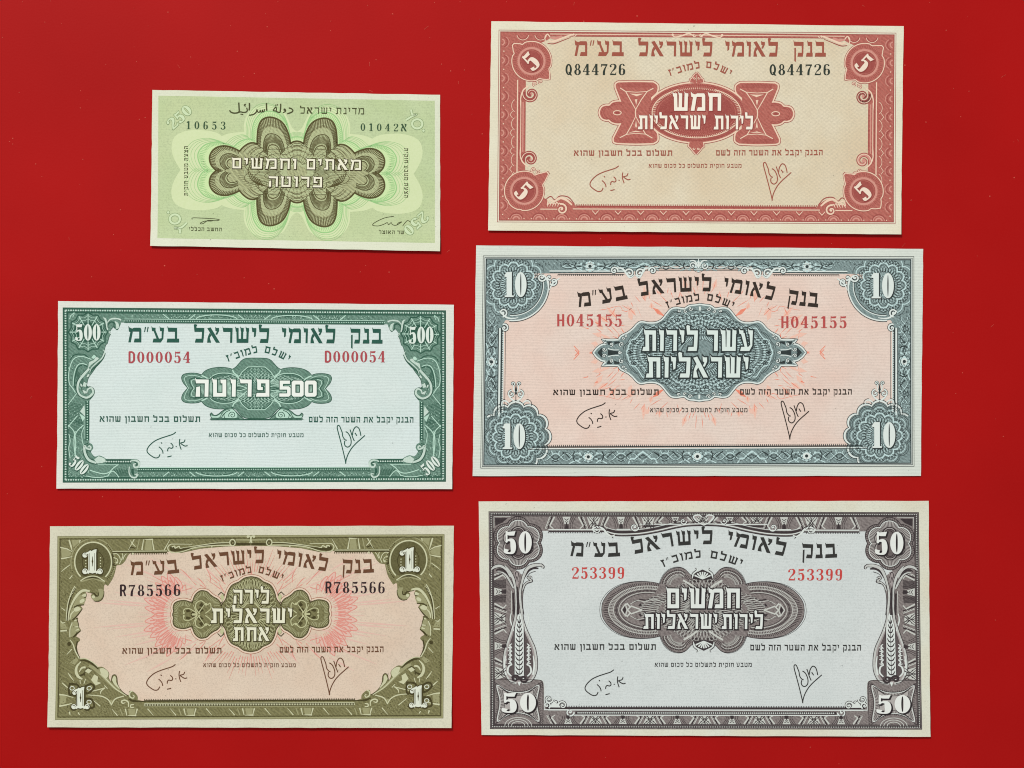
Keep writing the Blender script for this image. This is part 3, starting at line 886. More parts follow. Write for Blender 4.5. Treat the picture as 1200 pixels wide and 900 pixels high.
    for C, ears, a in corners:
        d = Draw(n, 'corner_medallion', rose, 6)
        e = Draw(n, 'medallion_edge', lite, 5); e2 = Draw(n, 'medallion_lace', mid, 7)
        out = []
        R = 22.6
        for i in range(72):
            t = 2 * math.pi * i / 72; r = R
            for ex, ey in ears:
                ta = math.atan2(ey - C[1], ex - C[0]); rr = math.dist(C, (ex, ey))
                df = abs((t - ta + math.pi) % (2 * math.pi) - math.pi)
                if df < .3: r = max(r, R + (rr - R) * (1 - df / .3) ** 1.0 if df > .07 else rr)
                elif df < .46: r -= .8
            out.append((C[0] + r * math.cos(t), C[1] + r * math.sin(t)))
        d.poly(out); o = d.build()
        for q in (e, e2): q.parent = o
        e.line(out, 2.2, True)
        ed = Draw(n, 'medallion_edge', dark, 4, o); ed.line(scale_about(out, C, 1.06), .7, True); ed.build()
        e2.ring(C[0], C[1], 15.2, 15.2, 2.4); e2.radial(ell(*C, 17, 17, 70), C, .86, 1, .5)
        e.build(); e2.build()
        l2 = Draw(n, 'medallion_lace', dark, 7, o); l2.radial(ell(*C, 21.4, 21.4, 90), C, .84, 1, .5); l2.ring(C[0], C[1], 13.2, 13.2, .8); l2.dot(C[0], C[1], 12, 30); l2.build()
        dn = Draw(n, 'corner_numeral', ink('numeral_cream', (240, 222, 202), (228, 200, 180), .4), 10, o)
        eo = Draw(n, 'numeral_shade', ink('rose_deep', (140, 62, 56), (160, 80, 72), .3), 9, o)
        turned(dn, '5', C[0] - .6, C[1], 14.2, 21.5, a, five, out=eo, ow=.5, shift=(.5, .7)); eo.build(); dn.build()
    # centre medallion
    z = Z(700, 85, 8.571)
    C = (816.1, 132.2)
    bow = z(chain([(245, 305), (186, 152)], [(186, 152), (186, 118), (212, 101)], [(212, 101), (380, 97), (560, 101)], [(560, 101), (598, 128), (604, 165)], [(604, 165), (590, 205), (540, 250)], n=4)
            + chain([(540, 560), (590, 600), (603, 645)], [(603, 645), (598, 685), (560, 709)], [(560, 709), (380, 714), (200, 707)], [(200, 707), (168, 695), (165, 660)], [(165, 660), (240, 512)], n=4))
    blob = z(spl([(260, 300), (225, 293), (190, 295), (150, 306), (120, 333), (85, 335), (45, 352), (25, 405), (45, 456), (85, 474), (115, 474), (150, 500), (205, 512), (260, 505)], 5))
    EL = ell(C[0], C[1], 58, 34.6, 72)
    fin = z([(930, 100), (936, 70), (950, 62), (968, 34), (1000, 0)]) ; fb = z([(925, 700), (918, 740), (938, 758), (962, 790), (990, 822)])
    X = ('', 'x')
    d = Draw(n, 'medallion', rose, 6).mirror(C, X)
    for p in (bow, blob): d.poly(p)
    d.poly(fin + [(C[0], 85), (C[0], 98)]); d.poly(fb + [(C[0], 180.8), (C[0], 166)])
    d.mirror(C, ()); d.poly(EL); md = d.build()
    d = Draw(n, 'medallion_edge', lite, 5, md).mirror(C, X)
    for p in (bow, blob): d.line(p, 3.4, True)
    d.line(fin, 2); d.line(fb, 2); d.mirror(C, ()); d.line(EL, 3.4, True); d.build()
    d = Draw(n, 'medallion_edge', dark, 4, md).mirror(C, X)
    for p in (bow, blob): d.line(p, 4.8, True)
    d.line(fin, 3.2); d.line(fb, 3.2); d.mirror(C, ()); d.line(EL, 4.8, True); d.build()
    d = Draw(n, 'medallion_shadow', dark, 7, md).mirror(C, X)
    lace(d, d, C, 45, 25.5, 14, 8, .3, .36)
    d.radial(EL, C, .82, .97, .5); d.line(ell(*C, 47, 27, 50), .9, True); d.line(ell(*C, 55.5, 32.4, 60), .5, True)
    d.dot(*z([(200, 405)])[0], 2.6, 10, 1.4)
    for s in (.9, .78): d.line(scale_about(blob, z([(200, 405)])[0], s), .5)
    for i in range(40): d.line([(z([(240 + 7.5 * i, 108)])[0]), (z([(240 + 7.5 * i + 14, 150)])[0])], .35); d.line([(z([(225 + 8 * i, 702)])[0]), (z([(225 + 8 * i - 12, 660)])[0])], .35)
    for i in range(60):
        a = 2 * math.pi * i / 60
        d.line([(C[0] + 20 * math.cos(a), C[1] + 11 * math.sin(a)), (C[0] + 44 * math.cos(a), C[1] + 24 * math.sin(a))], .4)
    d.build()
    d = Draw(n, 'medallion_highlight', lite, 8, md).mirror(C, X)
    for p, w in (([(228, 156), (285, 192), (330, 275), (385, 372), (440, 275), (500, 192), (562, 160)], 1.3), ([(285, 192), (390, 199), (500, 192)], 1), ([(225, 656), (292, 622), (335, 545), (385, 440), (440, 545), (484, 620), (553, 660)], 1.3),
                 ([(292, 622), (385, 612), (484, 620)], 1), ([(385, 372), (382, 405), (385, 440)], 1.6)): d.line(z(p), w * .85)
    d.poly(z([(322, 213), (392, 216), (464, 214), (395, 240)])); d.poly(z([(376, 270), (402, 270), (390, 328)])); d.poly(z([(310, 607), (385, 585), (455, 600), (385, 598)])); d.poly(z([(375, 560), (388, 478), (400, 560), (386, 540)]))
    d.ring(*z([(200, 405)])[0], 4.6, 2.5, 1, 20)
    d.mirror(C, ()); d.line(ell(*C, 52, 29.5, 60, -1.15, 1.15), 1.1); d.line(ell(*C, 52, 29.5, 60, math.pi - 1.15, math.pi + 1.15), 1.1); d.line(ell(*C, 52, 29.5, 60, .7, math.pi - .7), .9)
    d.radial(ell(*C, 52, 29.5, 90), C, .93, 1.0, .6)
    for s in (1,): 
        for sx in (-1, 1): volute(d, d, C[0] + sx * 2.6, 91.6, 1.7, 0, 1, .6, .1); volute(d, d, C[0] + sx * 2.6 - .6, 174.2, 1.7, 0, 1, .6, .1)
    d.build()
    dt = Draw(n, 'medallion_text', ink('numeral_white', (244, 236, 220), (236, 224, 204), .3), 10, md); do = Draw(n, 'medallion_text_edge', ink('rose_deep', (140, 62, 56), (160, 80, 72), .3), 9, md)
    for w, a, b, y, h in (('חמש', 788, 845, 130, 20.4), ('ישראליות', 747.6, 826.8, 151.6, 16), ('לירות', 836.4, 882.6, 151.8, 16)):
        text(dt, w, a, b, y, h, BLOCK, .13, out=do, ow=.75, shift=(.3, .4))
    do.build(); dt.build()
    im = ink('rust_text', (158, 84, 68), (176, 104, 86), .25)
    bank_text(n, im, [(673.3, 730.8), (747.5, 835), (849.7, 911.7), (929.2, 967.5)], curve_y([(670, 65.6), (800, 66.2), (970, 66.6)]), 17.2,
              [(784.7, 820.5), (826.7, 854.7)], curve_y([(786, 89), (794, 86.5), (803, 83.6), (818, 80.4), (826, 79.8), (834, 80.6), (845, 84.8), (855, 90)]), 7.6,
              [(672.2, 788, 182.6, 182.6, 6.2), (838.7, 963.8, 182.4, 182, 6.2)], (760, 868.8, 196.6, 4.3),
              [(725, 194.4), (904.5, 235.3)], [('Q844726', 662.2, 733, 88, 13), ('Q844726', 901.2, 972.8, 88.2, 12.8)], ink('serial_black', (48, 56, 48), (70, 78, 68), .2))

# ================================================================== teal 10 note
def note_10():
    n = Note('teal-grey bordered 10 banknote with a pink ground, between the 5 and the 50',
             [(558.0, 287.6), (1081.7, 291.7), (1078.8, 557.6), (553.8, 557.8)],
             [(566.3, 299.8), (1070.7, 300.8), (1070.8, 546.3), (563.3, 548.5)], .05, .25)
    sheet(n, paper_mat('paper_10', (224, 229, 218), (218, 225, 214), rib=.2), 3)
    W, H = n.W, n.H
    d = Draw(n, 'tint_panel', paper_mat('pink_tint', (238, 216, 202), (234, 206, 191), rib=.2, fleck=.14, stain=(228, 217, 206)), 1)
    d.ideal = True; d.rect(20, 10, W - 20, H - 20); d.build()
    teal = ink('teal_ink', (114, 132, 131), (160, 178, 175), .5, engrave=.3)
    dark = ink('teal_dark', (46, 54, 54), (70, 82, 80), .3)
    lite = ink('teal_light', (198, 222, 220), (182, 208, 206), .3)
    pale = ink('teal_pale', (224, 232, 226), (206, 218, 212), .3)
    C = (819.7, 413.2)
    # orange burst behind the medallion
    d = Draw(n, 'ray_burst', ink('orange_ray', (236, 130, 104), (234, 166, 142), .6), 2)
    dw = Draw(n, 'ray_wash', ink('orange_wash', (238, 190, 170), (236, 202, 186), .5), 2).mirror(C, ('', 'x', 'y', 'xy'))
    rnd = random.Random(5)
    z = Z(690, 340, 8.571)
    d.mirror(C, ('', 'x', 'y', 'xy'))
    for p in ([(480, 155), (505, 210), (535, 290), (510, 230)], [(640, 175), (700, 195), (765, 265), (690, 240)], [(270, 170), (255, 215), (225, 255), (248, 205)], [(320, 375), (340, 400), (365, 440), (335, 410)],
              [(450, 380), (420, 400), (400, 430), (425, 395)], [(175, 368), (215, 400), (262, 455), (210, 405)], [(110, 395), (118, 440), (125, 500), (112, 450)], [(40, 520), (52, 560), (75, 590), (60, 575)],
              [(0, 622), (30, 618), (60, 626), (30, 632)], [(55, 320), (100, 330), (90, 345)], [(-70, 372), (0, 382), (-5, 392)], [(300, 430), (310, 470), (295, 490)]): d.poly(z(p))
    d.line(z([(-150, 560), (-98, 618), (-140, 660)]), 1); d.line(z(spl([(330, 200), (380, 215), (430, 180)], 4)), .6); d.line(z(spl([(110, 200), (180, 190), (300, 160), (335, 195)], 4)), .5)
    for i in range(40):
        a = rnd.uniform(.05, 1.55); r = rnd.uniform(.96, 1.22)
        x, y = C[0] - 100 * r * math.cos(a), C[1] - 62 * r * math.sin(a)
        l = rnd.uniform(6, 16); b = a + rnd.uniform(-.6, .6)
        d.line([(x, y, .2), (x - l * .5 * math.cos(b), y - l * .5 * math.sin(b), .8), (x - l * math.cos(b), y - l * math.sin(b), .1)], 1)
        if i % 3 == 0:
            t = (-math.sin(b) * 3, math.cos(b) * 3)
            dw.poly([(x, y), (x - l * .5 * math.cos(b) + t[0], y - l * .5 * math.sin(b) + t[1]), (x - 1.4 * l * math.cos(b), y - 1.4 * l * math.sin(b)), (x - l * .5 * math.cos(b) - t[0], y - l * .5 * math.sin(b) - t[1])])
    d.build(); dw.build()
    # frame base
    arcR = 41.5
    A = n.p2i(601.5, 334.0); Bc = n.p2i(604, 512)
    d = Draw(n, 'border_frame', teal, 3); d.ideal = True
    d.rect(2.4, 2.4, W - 2.4, 12); d.rect(2.4, H - 22.6, W - 2.4, H - 3)
    X = [None, ((W / 2, H / 2), -1, 1)]
    d.sym = X
    d.rect(2.4, 2.4, 25.5, H - 3)
    d.poly([(10, 10)] + [(190, 10), (190, 14.5), (172, 19.5), (60, 20.5)] + [(60, 26)] + [(A[0] + arcR * math.cos(t), A[1] + arcR * math.sin(t)) for t in [(-.22 + (math.pi / 2 + .42) * i / 20) for i in range(21)]] + [(24, 79), (10, 79)])
    ros = lobed(Bc[0], Bc[1], 37.2, 2.4, 12, 144, power=.7)
    clip = [(max(p[0], 3), min(p[1], H - 4)) for p in ros]
    d.poly(clip)
    fr = d.build()
    dl = Draw(n, 'border_highlight', lite, 5, fr); dd = Draw(n, 'border_shadow', dark, 6, fr); dp = Draw(n, 'border_white_line', pale, 4, fr); ds = Draw(n, 'scroll_print', pale, 8, fr); de = Draw(n, 'scroll_print_edge', dark, 7, fr)
    for q in (dl, dd, dp, ds, de): q.ideal = True
    for m, w, q in ((0, .5, dd), (1.9, .5, dd), (3.6, 1.2, dd)): q.line([(m, m), (W - m, m), (W - m, H - m), (m, H - m)], w, True)
    dp.line([(2.7, 2.7), (W - 2.7, 2.7), (W - 2.7, H - 2.7), (2.7, H - 2.7)], .8, True)
    # bottom band rules
    dd.line([(60, H - 24.2), (W - 60, H - 24.2)], 1.5); dd.teeth((62, H - 24.8), (W - 62, H - 24.8), 2.3, -1.9, .8); dp.line([(55, H - 22.2), (W - 55, H - 22.2)], 1.2); dd.line([(55, H - 21.2), (W - 55, H - 21.2)], .6)
    dd.line([(190, 14.9), (W - 190, 14.9)], .8); dp.line([(190, 13.8), (W - 190, 13.8)], 1); dd.line([(188, 16.8), (W - 188, 16.8)], .5)
    for s in X:
        for q in (dl, dd, dp, ds, de): q.sym = [s]
        dd.line([(18.9, 84), (18.9, H - 66)], .9); dp.line([(20.6, 84), (20.6, H - 60)], 2); dd.line([(22.6, 84), (22.6, H - 64)], 1.2); dp.line([(24.6, 84), (24.6, H - 64)], 1.6); dd.teeth((23, 84), (23, H - 64), 2.1, -1.6, .8); dd.line([(27.2, 84), (27.2, H - 66)], .5)
        dp.line([(78, 17.6), (172, 17.6)], 1.3); dd.line([(78, 19), (170, 19)], .7); dd.line([(88, 21.4), (166, 21.4)], .7); dd.teeth((88, 21.4), (164, 21.4), 2.3, 1.8, .8)
        # corner arc with its scroll ends
        for r, w, q in ((arcR + 1.3, .7, dd), (arcR, 1.5, dp), (arcR - 3.2, 3.6, teal), (arcR - 6, 1, dp), (arcR - 7, .8, dd)):
            if q is teal: continue
            q.line([(A[0] + r * math.cos(t), A[1] + r * math.sin(t)) for t in [(-.12 + (math.pi / 2 + .22) * i / 18) for i in range(19)]], w)
        for (vx, vy), rr, aa, tn in (((69, 25), 5, 0, 1.4), ((83, 30), 4.6, 2.6, -1.3), ((24, 66), 5, 1.6, -1.4), ((26, 84), 4.6, 4.2, 1.3), ((78, 25), 3, 1, 1)):
            volute(ds, de, vx, vy, rr, aa, tn, 2, 1)
        ds.line(spl([(70, 22, 1.4), (75, 27, 2), (77, 36, 1.6), (76, 44, .8)], 4), 1); ds.line(spl([(78, 40, .8), (82, 32, 1.6), (90, 26, 1.4)], 4), 1); ds.line(spl([(20, 64, 1.4), (27, 71, 2), (34, 73, 1.6), (42, 72, .8)], 4), 1)
        # scroll pair hanging from the top band
        for (vx, vy), rr, aa, tn in (((154, 17), 4.4, 0, -1.4), ((172, 20), 5.4, 3.4, 1.4), ((184, 20), 5.4, -.3, -1.4), ((199, 17), 4.4, 3.1, 1.4)): volute(ds, de, vx, vy, rr, aa, tn, 2, 1)
        ds.line(spl([(156, 14, 1), (164, 15, 2.2), (172, 25, 1.8), (178, 22, 1)], 4), 1); ds.line(spl([(197, 14, 1), (190, 15, 2.2), (184, 25, 1.8), (179, 22, 1)], 4), 1)
        # wave contours of the corner rosettes
        for cc, R0 in ((A, 24.5), (Bc, 24.5)):
            lace(dl, dd, cc, 22, 22, 12, 6, .4, .4); lace(dl, dd, cc, 31, 31, 24, 4, .86, .4)
            dl.line(lobed(cc[0], cc[1], R0, 2.2, 12, 144, power=.7), 1.5, True)
            for r in (R0 + 2.2, R0 - 2.4): dd.line(lobed(cc[0], cc[1], r, 2.2, 12, 144, power=.7), .45, True)
            for i in range(12):
                a = math.pi / 6 * i
                x, y = cc[0] + 17.4 * math.cos(a), cc[1] + 17.4 * math.sin(a)
                dd.line(spl([(x - 3.4 * math.sin(a), y + 3.4 * math.cos(a)), (x - 1.6 * math.cos(a), y - 1.6 * math.sin(a)), (x + 3.4 * math.sin(a), y - 3.4 * math.cos(a))], 3), .9)
                dl.ring(cc[0] + 13.6 * math.cos(a), cc[1] + 13.6 * math.sin(a), 2, 2, .6, 8)
        for r in (28.6, 31, 33.4, 35.4):
            q = lobed(Bc[0], Bc[1], r, 2.4, 12, 144, power=.7)
            (dd if r != 31 else dl).line([(max(p[0], 4), min(p[1], H - 5)) for p in q], .5 if r != 31 else .8, True)
        seg = [p for p in lobed(Bc[0], Bc[1], 38.6, 2.4, 12, 144, power=.7)]
        vis = [p for p in seg[86:144] + seg[:26] if p[0] > 3 and p[1] < H - 4]
        dp.line(vis, 2.2); dd.line(scale_about(vis, Bc, 1.038), .8); dd.line(scale_about(vis, Bc, .955), .5)
        for r in (29.5, 33.5, 37.5):
            q = lobed(A[0], A[1], r, 2.4, 12, 144, power=.7)
            for j in range(144):
                p, p2 = q[j], q[(j + 1) % 144]
                if min(p[0], p2[0]) > 4 and min(p[1], p2[1]) > 4 and math.dist(A, p) < 60 and not (p[0] > A[0] - 6 and p[1] > A[1] - 6 and r > 33): (dl if r == 33.5 else dd).line([p, p2], 1.1 if r == 33.5 else .5)
        # crest above the lower rosette
        cx = Bc[0]; y0 = Bc[1] - 40
        for s2 in (-1, 1):
            volute(ds, de, cx + s2 * 3.8, y0 - 22, 2.6, math.pi / 2, s2 * 1.2, 1.1, .8); ds.line(spl([(cx + s2 * 1.4, y0 - 22, .8), (cx + s2 * 3, y0 - 17, 1.2), (cx + s2 * 1, y0 - 12, 1)], 4), 1)
            volute(ds, de, cx + s2 * 5, y0 - 10, 4.4, -math.pi / 2, s2 * 1.2, 1.6, .8); ds.line(spl([(cx, y0 - 1, 1), (cx + s2 * 5, y0 - 4, 1.8), (cx + s2 * 9, y0 - 9, 1)], 4), 1); ds.line(spl([(cx + s2 * 8, y0 + 1, 1), (cx + s2 * 12, y0 - 2, 1.8), (cx + s2 * 16, y0 - 1, 1), (cx + s2 * 17, y0 + 4, .8)], 4), 1); dd.line(spl([(cx + s2 * 9, y0 + 2), (cx + s2 * 13, y0 - 3.6), (cx + s2 * 18, y0 - 1), (cx + s2 * 18.4, y0 + 4)], 4), .6)
        dd.poly([(cx, y0 - 22), (cx + 1.8, y0 - 12), (cx, y0 - 8), (cx - 1.8, y0 - 12)]); dd.line([(cx, y0 - 8), (cx, y0)], .8)
    for q in (dl, dd, dp, ds, de): q.sym = [None]
    # running pattern of the bands
    def band(p, q, half, skip):
        L = math.dist(p, q); ux, uy = (q[0] - p[0]) / L, (q[1] - p[1]) / L; vx, vy = -uy, ux
        def T(a, b): return (p[0] + ux * a + vx * b, p[1] + uy * a + vy * b)
        k = int(L / 63.75) + 1
        m = L / 2
        wav = [(skip + j * 1.6, half * .55 * math.cos((skip + j * 1.6 - m) / 63.75 * math.pi * 5) * (1 if half > 6 else .6)) for j in range(int((L - 2 * skip) / 1.6))]
        dl.line([T(a, b) for a, b in wav], .85); dl.line([T(a, -b) for a, b in wav], .6); dd.line([T(a, b * .7 + 1.6) for a, b in wav], .5); dd.line([T(a, -b * .8 - 1.6) for a, b in wav], .45)
        for i in range(-k, k + 1):
            c = m + i * 63.75
            if skip < c < L - skip:
                if i % 2 == 0:
                    x, y = T(c, 0); dp.dot(x, y, 5.2, 14)
                    for j in range(8):
                        a = j * math.pi / 4; dl.dot(x + 5.4 * math.cos(a), y + 5.4 * math.sin(a), 1.6, 6)
                    dd.ring(x, y, 6.9, 6.9, .4, 16); dd.dot(x, y, 2, 8); dp.dot(x, y, .0001, 4)
                else:
                    dl.line([T(c + a, b) for a, b in ((-17, half), (-14, half * .3), (-9, half * .3), (-6, -half * .2), (0, -half * .75), (6, -half * .2), (9, half * .3), (14, half * .3), (17, half))], 1.5)
                    dd.line(spl([T(c - 12, -half * .7), T(c - 18, -half * .2), T(c - 19, half * .1)], 3), 1.1); dd.line(spl([T(c + 12, -half * .7), T(c + 18, -half * .2), T(c + 19, half * .1)], 3), 1.1)
                    dl.dot(*T(c, half * .7), 1.4, 6); dd.line([T(c - 5, half * .1), T(c, -half * .35), T(c + 5, half * .1)], .5)
            for s in (-1, 1):
                e = c + s * (25.5 if i % 2 else 22)
                if not skip < e < L - skip: continue
                if i % 2 == 0:
                    dd.line(spl([T(e - s * 6, -half * .8), T(e - s * 4, -half * .1), T(e - s * 6.4, half * .6)], 3), 1.2); dl.line([T(e - s * 13, half * .9), T(e - s * 8, half * .5), T(e, half * .95)], 1.2); dd.line(spl([T(e, half * .1), T(e + s * 4, -half * .4), T(e + s * 8, -half * .75)], 3), 1.1)
                    dl.dot(*T(e - s * 12, -half * .5), 1.5, 6); dl.dot(*T(e - s * 12, half * .3), 1.3, 6)
                else:
                    dd.line(spl([T(e - 3.4, half * .45), T(e, half * .65), T(e + 3.4, half * .45)], 3), 1.1); dd.ring(*T(e, 0), 3.4, 3, .5, 10); dl.line([T(e - 5, -half * .9), T(e - 3, -half * .4), T(e + 3, -half * .4), T(e + 5, -half * .9)], .8)
    band((3, H - 12.6), (W - 3, H - 12.6), 8, 66)
    band((11.2, 3), (11.2, H - 3), 7, 66)
    band((W - 11.2, H - 3), (W - 11.2, 3), 7, 66)
    band((3, 12), (W - 3, 12), 5.4, 90)
    for i in range(1500):
        k = i % 4
        if k == 0: x, y = rnd.uniform(60, W - 60), rnd.uniform(H - 21, H - 5)
        elif k == 1: x, y = rnd.uniform(60, W - 60), rnd.uniform(5, 12)
        else: x, y = rnd.uniform(4.6, 18.4), rnd.uniform(62, H - 56)
        if k == 3: x = W - x
        a = rnd.uniform(0, math.pi); l = rnd.uniform(.8, 2.4)
        (dl if i % 5 < 2 else dd).line(spl([(x, y), (x + l * .5 * math.cos(a) + .4, y + l * .5 * math.sin(a)), (x + l * math.cos(a), y + l * math.sin(a))], 2), .42)
    c = W / 2
    for s in (-1, 1): volute(ds, de, c + s * 7, 11, 4, 0, s * 1.3, 1.6, .8); ds.line(spl([(c, 14, 1), (c + s * 4, 6, 1.6), (c + s * 10, 5, .8)], 4), 1)
    ds.line([(c, 3, .5), (c, 8, 2.2), (c, 14, .6)], 1)
    dp.build(); dl.build(); dd.build(); de.build(); ds.build()
    # corner numerals
    for a, b, y0, y1 in ((590.0, 617.3, 318.9, 348.2), (1019.6, 1047.5, 320, 349.6), (588, 615.6, 496.2, 526.2), (1020.4, 1049.2, 494.6, 524.8)):
        d = Draw(n, 'corner_numeral', pale, 9); e = Draw(n, 'numeral_shade', dark, 8)
        text(d, '10', a, b, y1, y1 - y0, lambda c: roman(c, .25, .06), .03, rtl=False, out=e, ow=.45, shift=(.9, .8))
        o = d.build(); e.parent = o; e.build()
    # medallion
    half = z(chain([(55, 628), (85, 590), (125, 560), (145, 553)], [(145, 553), (182, 540), (150, 504)], [(150, 504), (230, 508), (305, 504)], [(305, 504), (325, 470), (365, 448), (400, 430), (450, 390), (490, 345), (530, 325), (590, 335), (660, 335), (710, 320), (750, 290), (790, 240), (830, 197), (880, 185), (930, 192), (965, 196)], [(965, 196), (1010, 165), (1060, 158), (1111, 150)], n=5))
    lower = [n.i2p(u, 2 * n.p2i(*C)[1] - v) for u, v in [n.p2i(*p) for p in half]]
    left = lower[::-1] + half[1:]
    right = [n.i2p(2 * n.p2i(*C)[0] - u, v) for u, v in [n.p2i(*p) for p in left]]
    OUT = left + right[::-1][1:-1]
    d = Draw(n, 'medallion', teal, 6); d.poly(OUT); md = d.build()
    d = Draw(n, 'medallion_edge', pale, 5, md); d.line(OUT, 3.4, True); d.build()
    d = Draw(n, 'medallion_edge', dark, 4, md); d.line(OUT, 4.8, True); d.build()
    Q4 = ('', 'x', 'y', 'xy')
    dl = Draw(n, 'medallion_highlight', lite, 7, md); dd = Draw(n, 'medallion_shadow', dark, 8, md); dp = Draw(n, 'medallion_scroll_print', pale, 9, md)
    body = z(spl([(330, 628), (345, 560), (400, 480), (470, 420), (520, 355), (600, 355), (680, 345), (760, 300), (830, 225), (920, 215), (1000, 200), (1111, 195)], 6))
    for q in (dl, dd, dp): q.mirror(C, Q4)
    for s, w in ((.93, 1.2), (.84, .9), (.76, 1.4), (.68, .9), (.6, 1.2), (.52, .9), (.45, 1.1), (.36, .9)): dl.line([(x, y + 1.6 * math.sin(i * .55)) for i, (x, y) in enumerate(scale_about(body, C, s))], w)
    for s in (.985, .96, .9, .87, .81, .72, .64, .56, .49, .41): dd.line([(x, y + 1.4 * math.sin(i * .55 + s * 9)) for i, (x, y) in enumerate(scale_about(body, C, s))], .55)
    for (x, y) in z([(890, 300), (1050, 280), (450, 520), (600, 440), (420, 640), (760, 390)]):
        dl.ring(x, y, 5, 3.2, 1, 14); dd.ring(x, y, 3, 1.8, .6, 10); dd.dot(x, y, .9, 6)
    dd.poly(z([(85, 628), (130, 578), (145, 600), (130, 628)])); dd.poly(z([(180, 515), (235, 515), (225, 545), (195, 550)])); dd.poly(z([(255, 515), (305, 515), (330, 545), (290, 535), (255, 550)])); dd.poly(z([(190, 600), (300, 615), (300, 628), (190, 628)]))
    for p, r, a0, t in (((155, 595), 2.6, 0, 1.2), ((225, 545), 2.4, 2, -1.2), ((330, 545), 3, 2, 1.2), ((310, 622), 2, 0, 1), ((345, 480), 2, 0, 1), ((375, 455), 1.8, 1, 1), ((905, 205), 2, 0, 1), ((1020, 185), 2.6, 0, 1.2), ((965, 210), 2, 0, 1)):
        x, y = z([p])[0]; volute(dp, dd, x, y, r, a0, t, 1, .7)
    dp.line(z(spl([(190, 585), (240, 600), (300, 600)], 4)), .9); dp.line(z([(1111, 165), (1111, 205)]), 1.4)
    for q in (dl, dd): q.mirror(C, ())
    lace(dl, dd, C, 66, 47, 16, 10, .3); lace(dl, dd, C, 84, 34, 22, 6, .72, .4)
    dl.build(); dd.build(); dp.build()
    dt = Draw(n, 'medallion_text', ink('letter_mint', (222, 233, 226), (208, 222, 214), .4), 13, md); do = Draw(n, 'medallion_text_edge', dark, 12, md)
    blk = lambda c: hebrew(c, .225, .2)
    for w, a, b, y, h in (('לירות', 753, 818, 411.3, 24), ('עשר', 827.5, 882.5, 411.3, 24), ('ישראליות', 757, 877, 442.4, 23.6)):
        text(dt, w, a, b, y, h, blk, .13, out=do, ow=1.75, shift=(.1, .15))
    do.build(); dt.build()
    im = ink('brown_text', (52, 44, 38), (74, 64, 56), .25)
    bank_text(n, im, [(678, 735.8), (749.7, 833.7), (847.5, 905.8), (921.7, 958.3)],
              curve_y([(675, 360), (690, 358.6), (712, 355), (733, 350.8), (758, 346), (790, 342.6), (822, 341.4), (845, 342.2), (862, 344), (885, 347.8), (900, 351), (927, 356.8), (955, 360)]), 16.6,
              [(782.2, 820), (827.5, 858)], curve_y([(784, 361), (793, 357.6), (803, 355), (818, 352.4), (826, 352.2), (834, 353.2), (845, 356.6), (858, 362)]), 8,
              [(648, 772.2, 463, 462.6, 6.3), (866.7, 998, 462.4, 462.4, 6.3)], (761.7, 875.8, 483, 4.6), [(709.5, 471.7), (925.3, 515)],
              [('H045155', 652.5, 729.2, curve_y([(650, 382.4), (690, 382.4), (730, 382.6)]), 14.2), ('H045155', 915, 992.5, 384.4, 13.8)], ink('serial_red', (182, 76, 74), (200, 110, 104), .25))

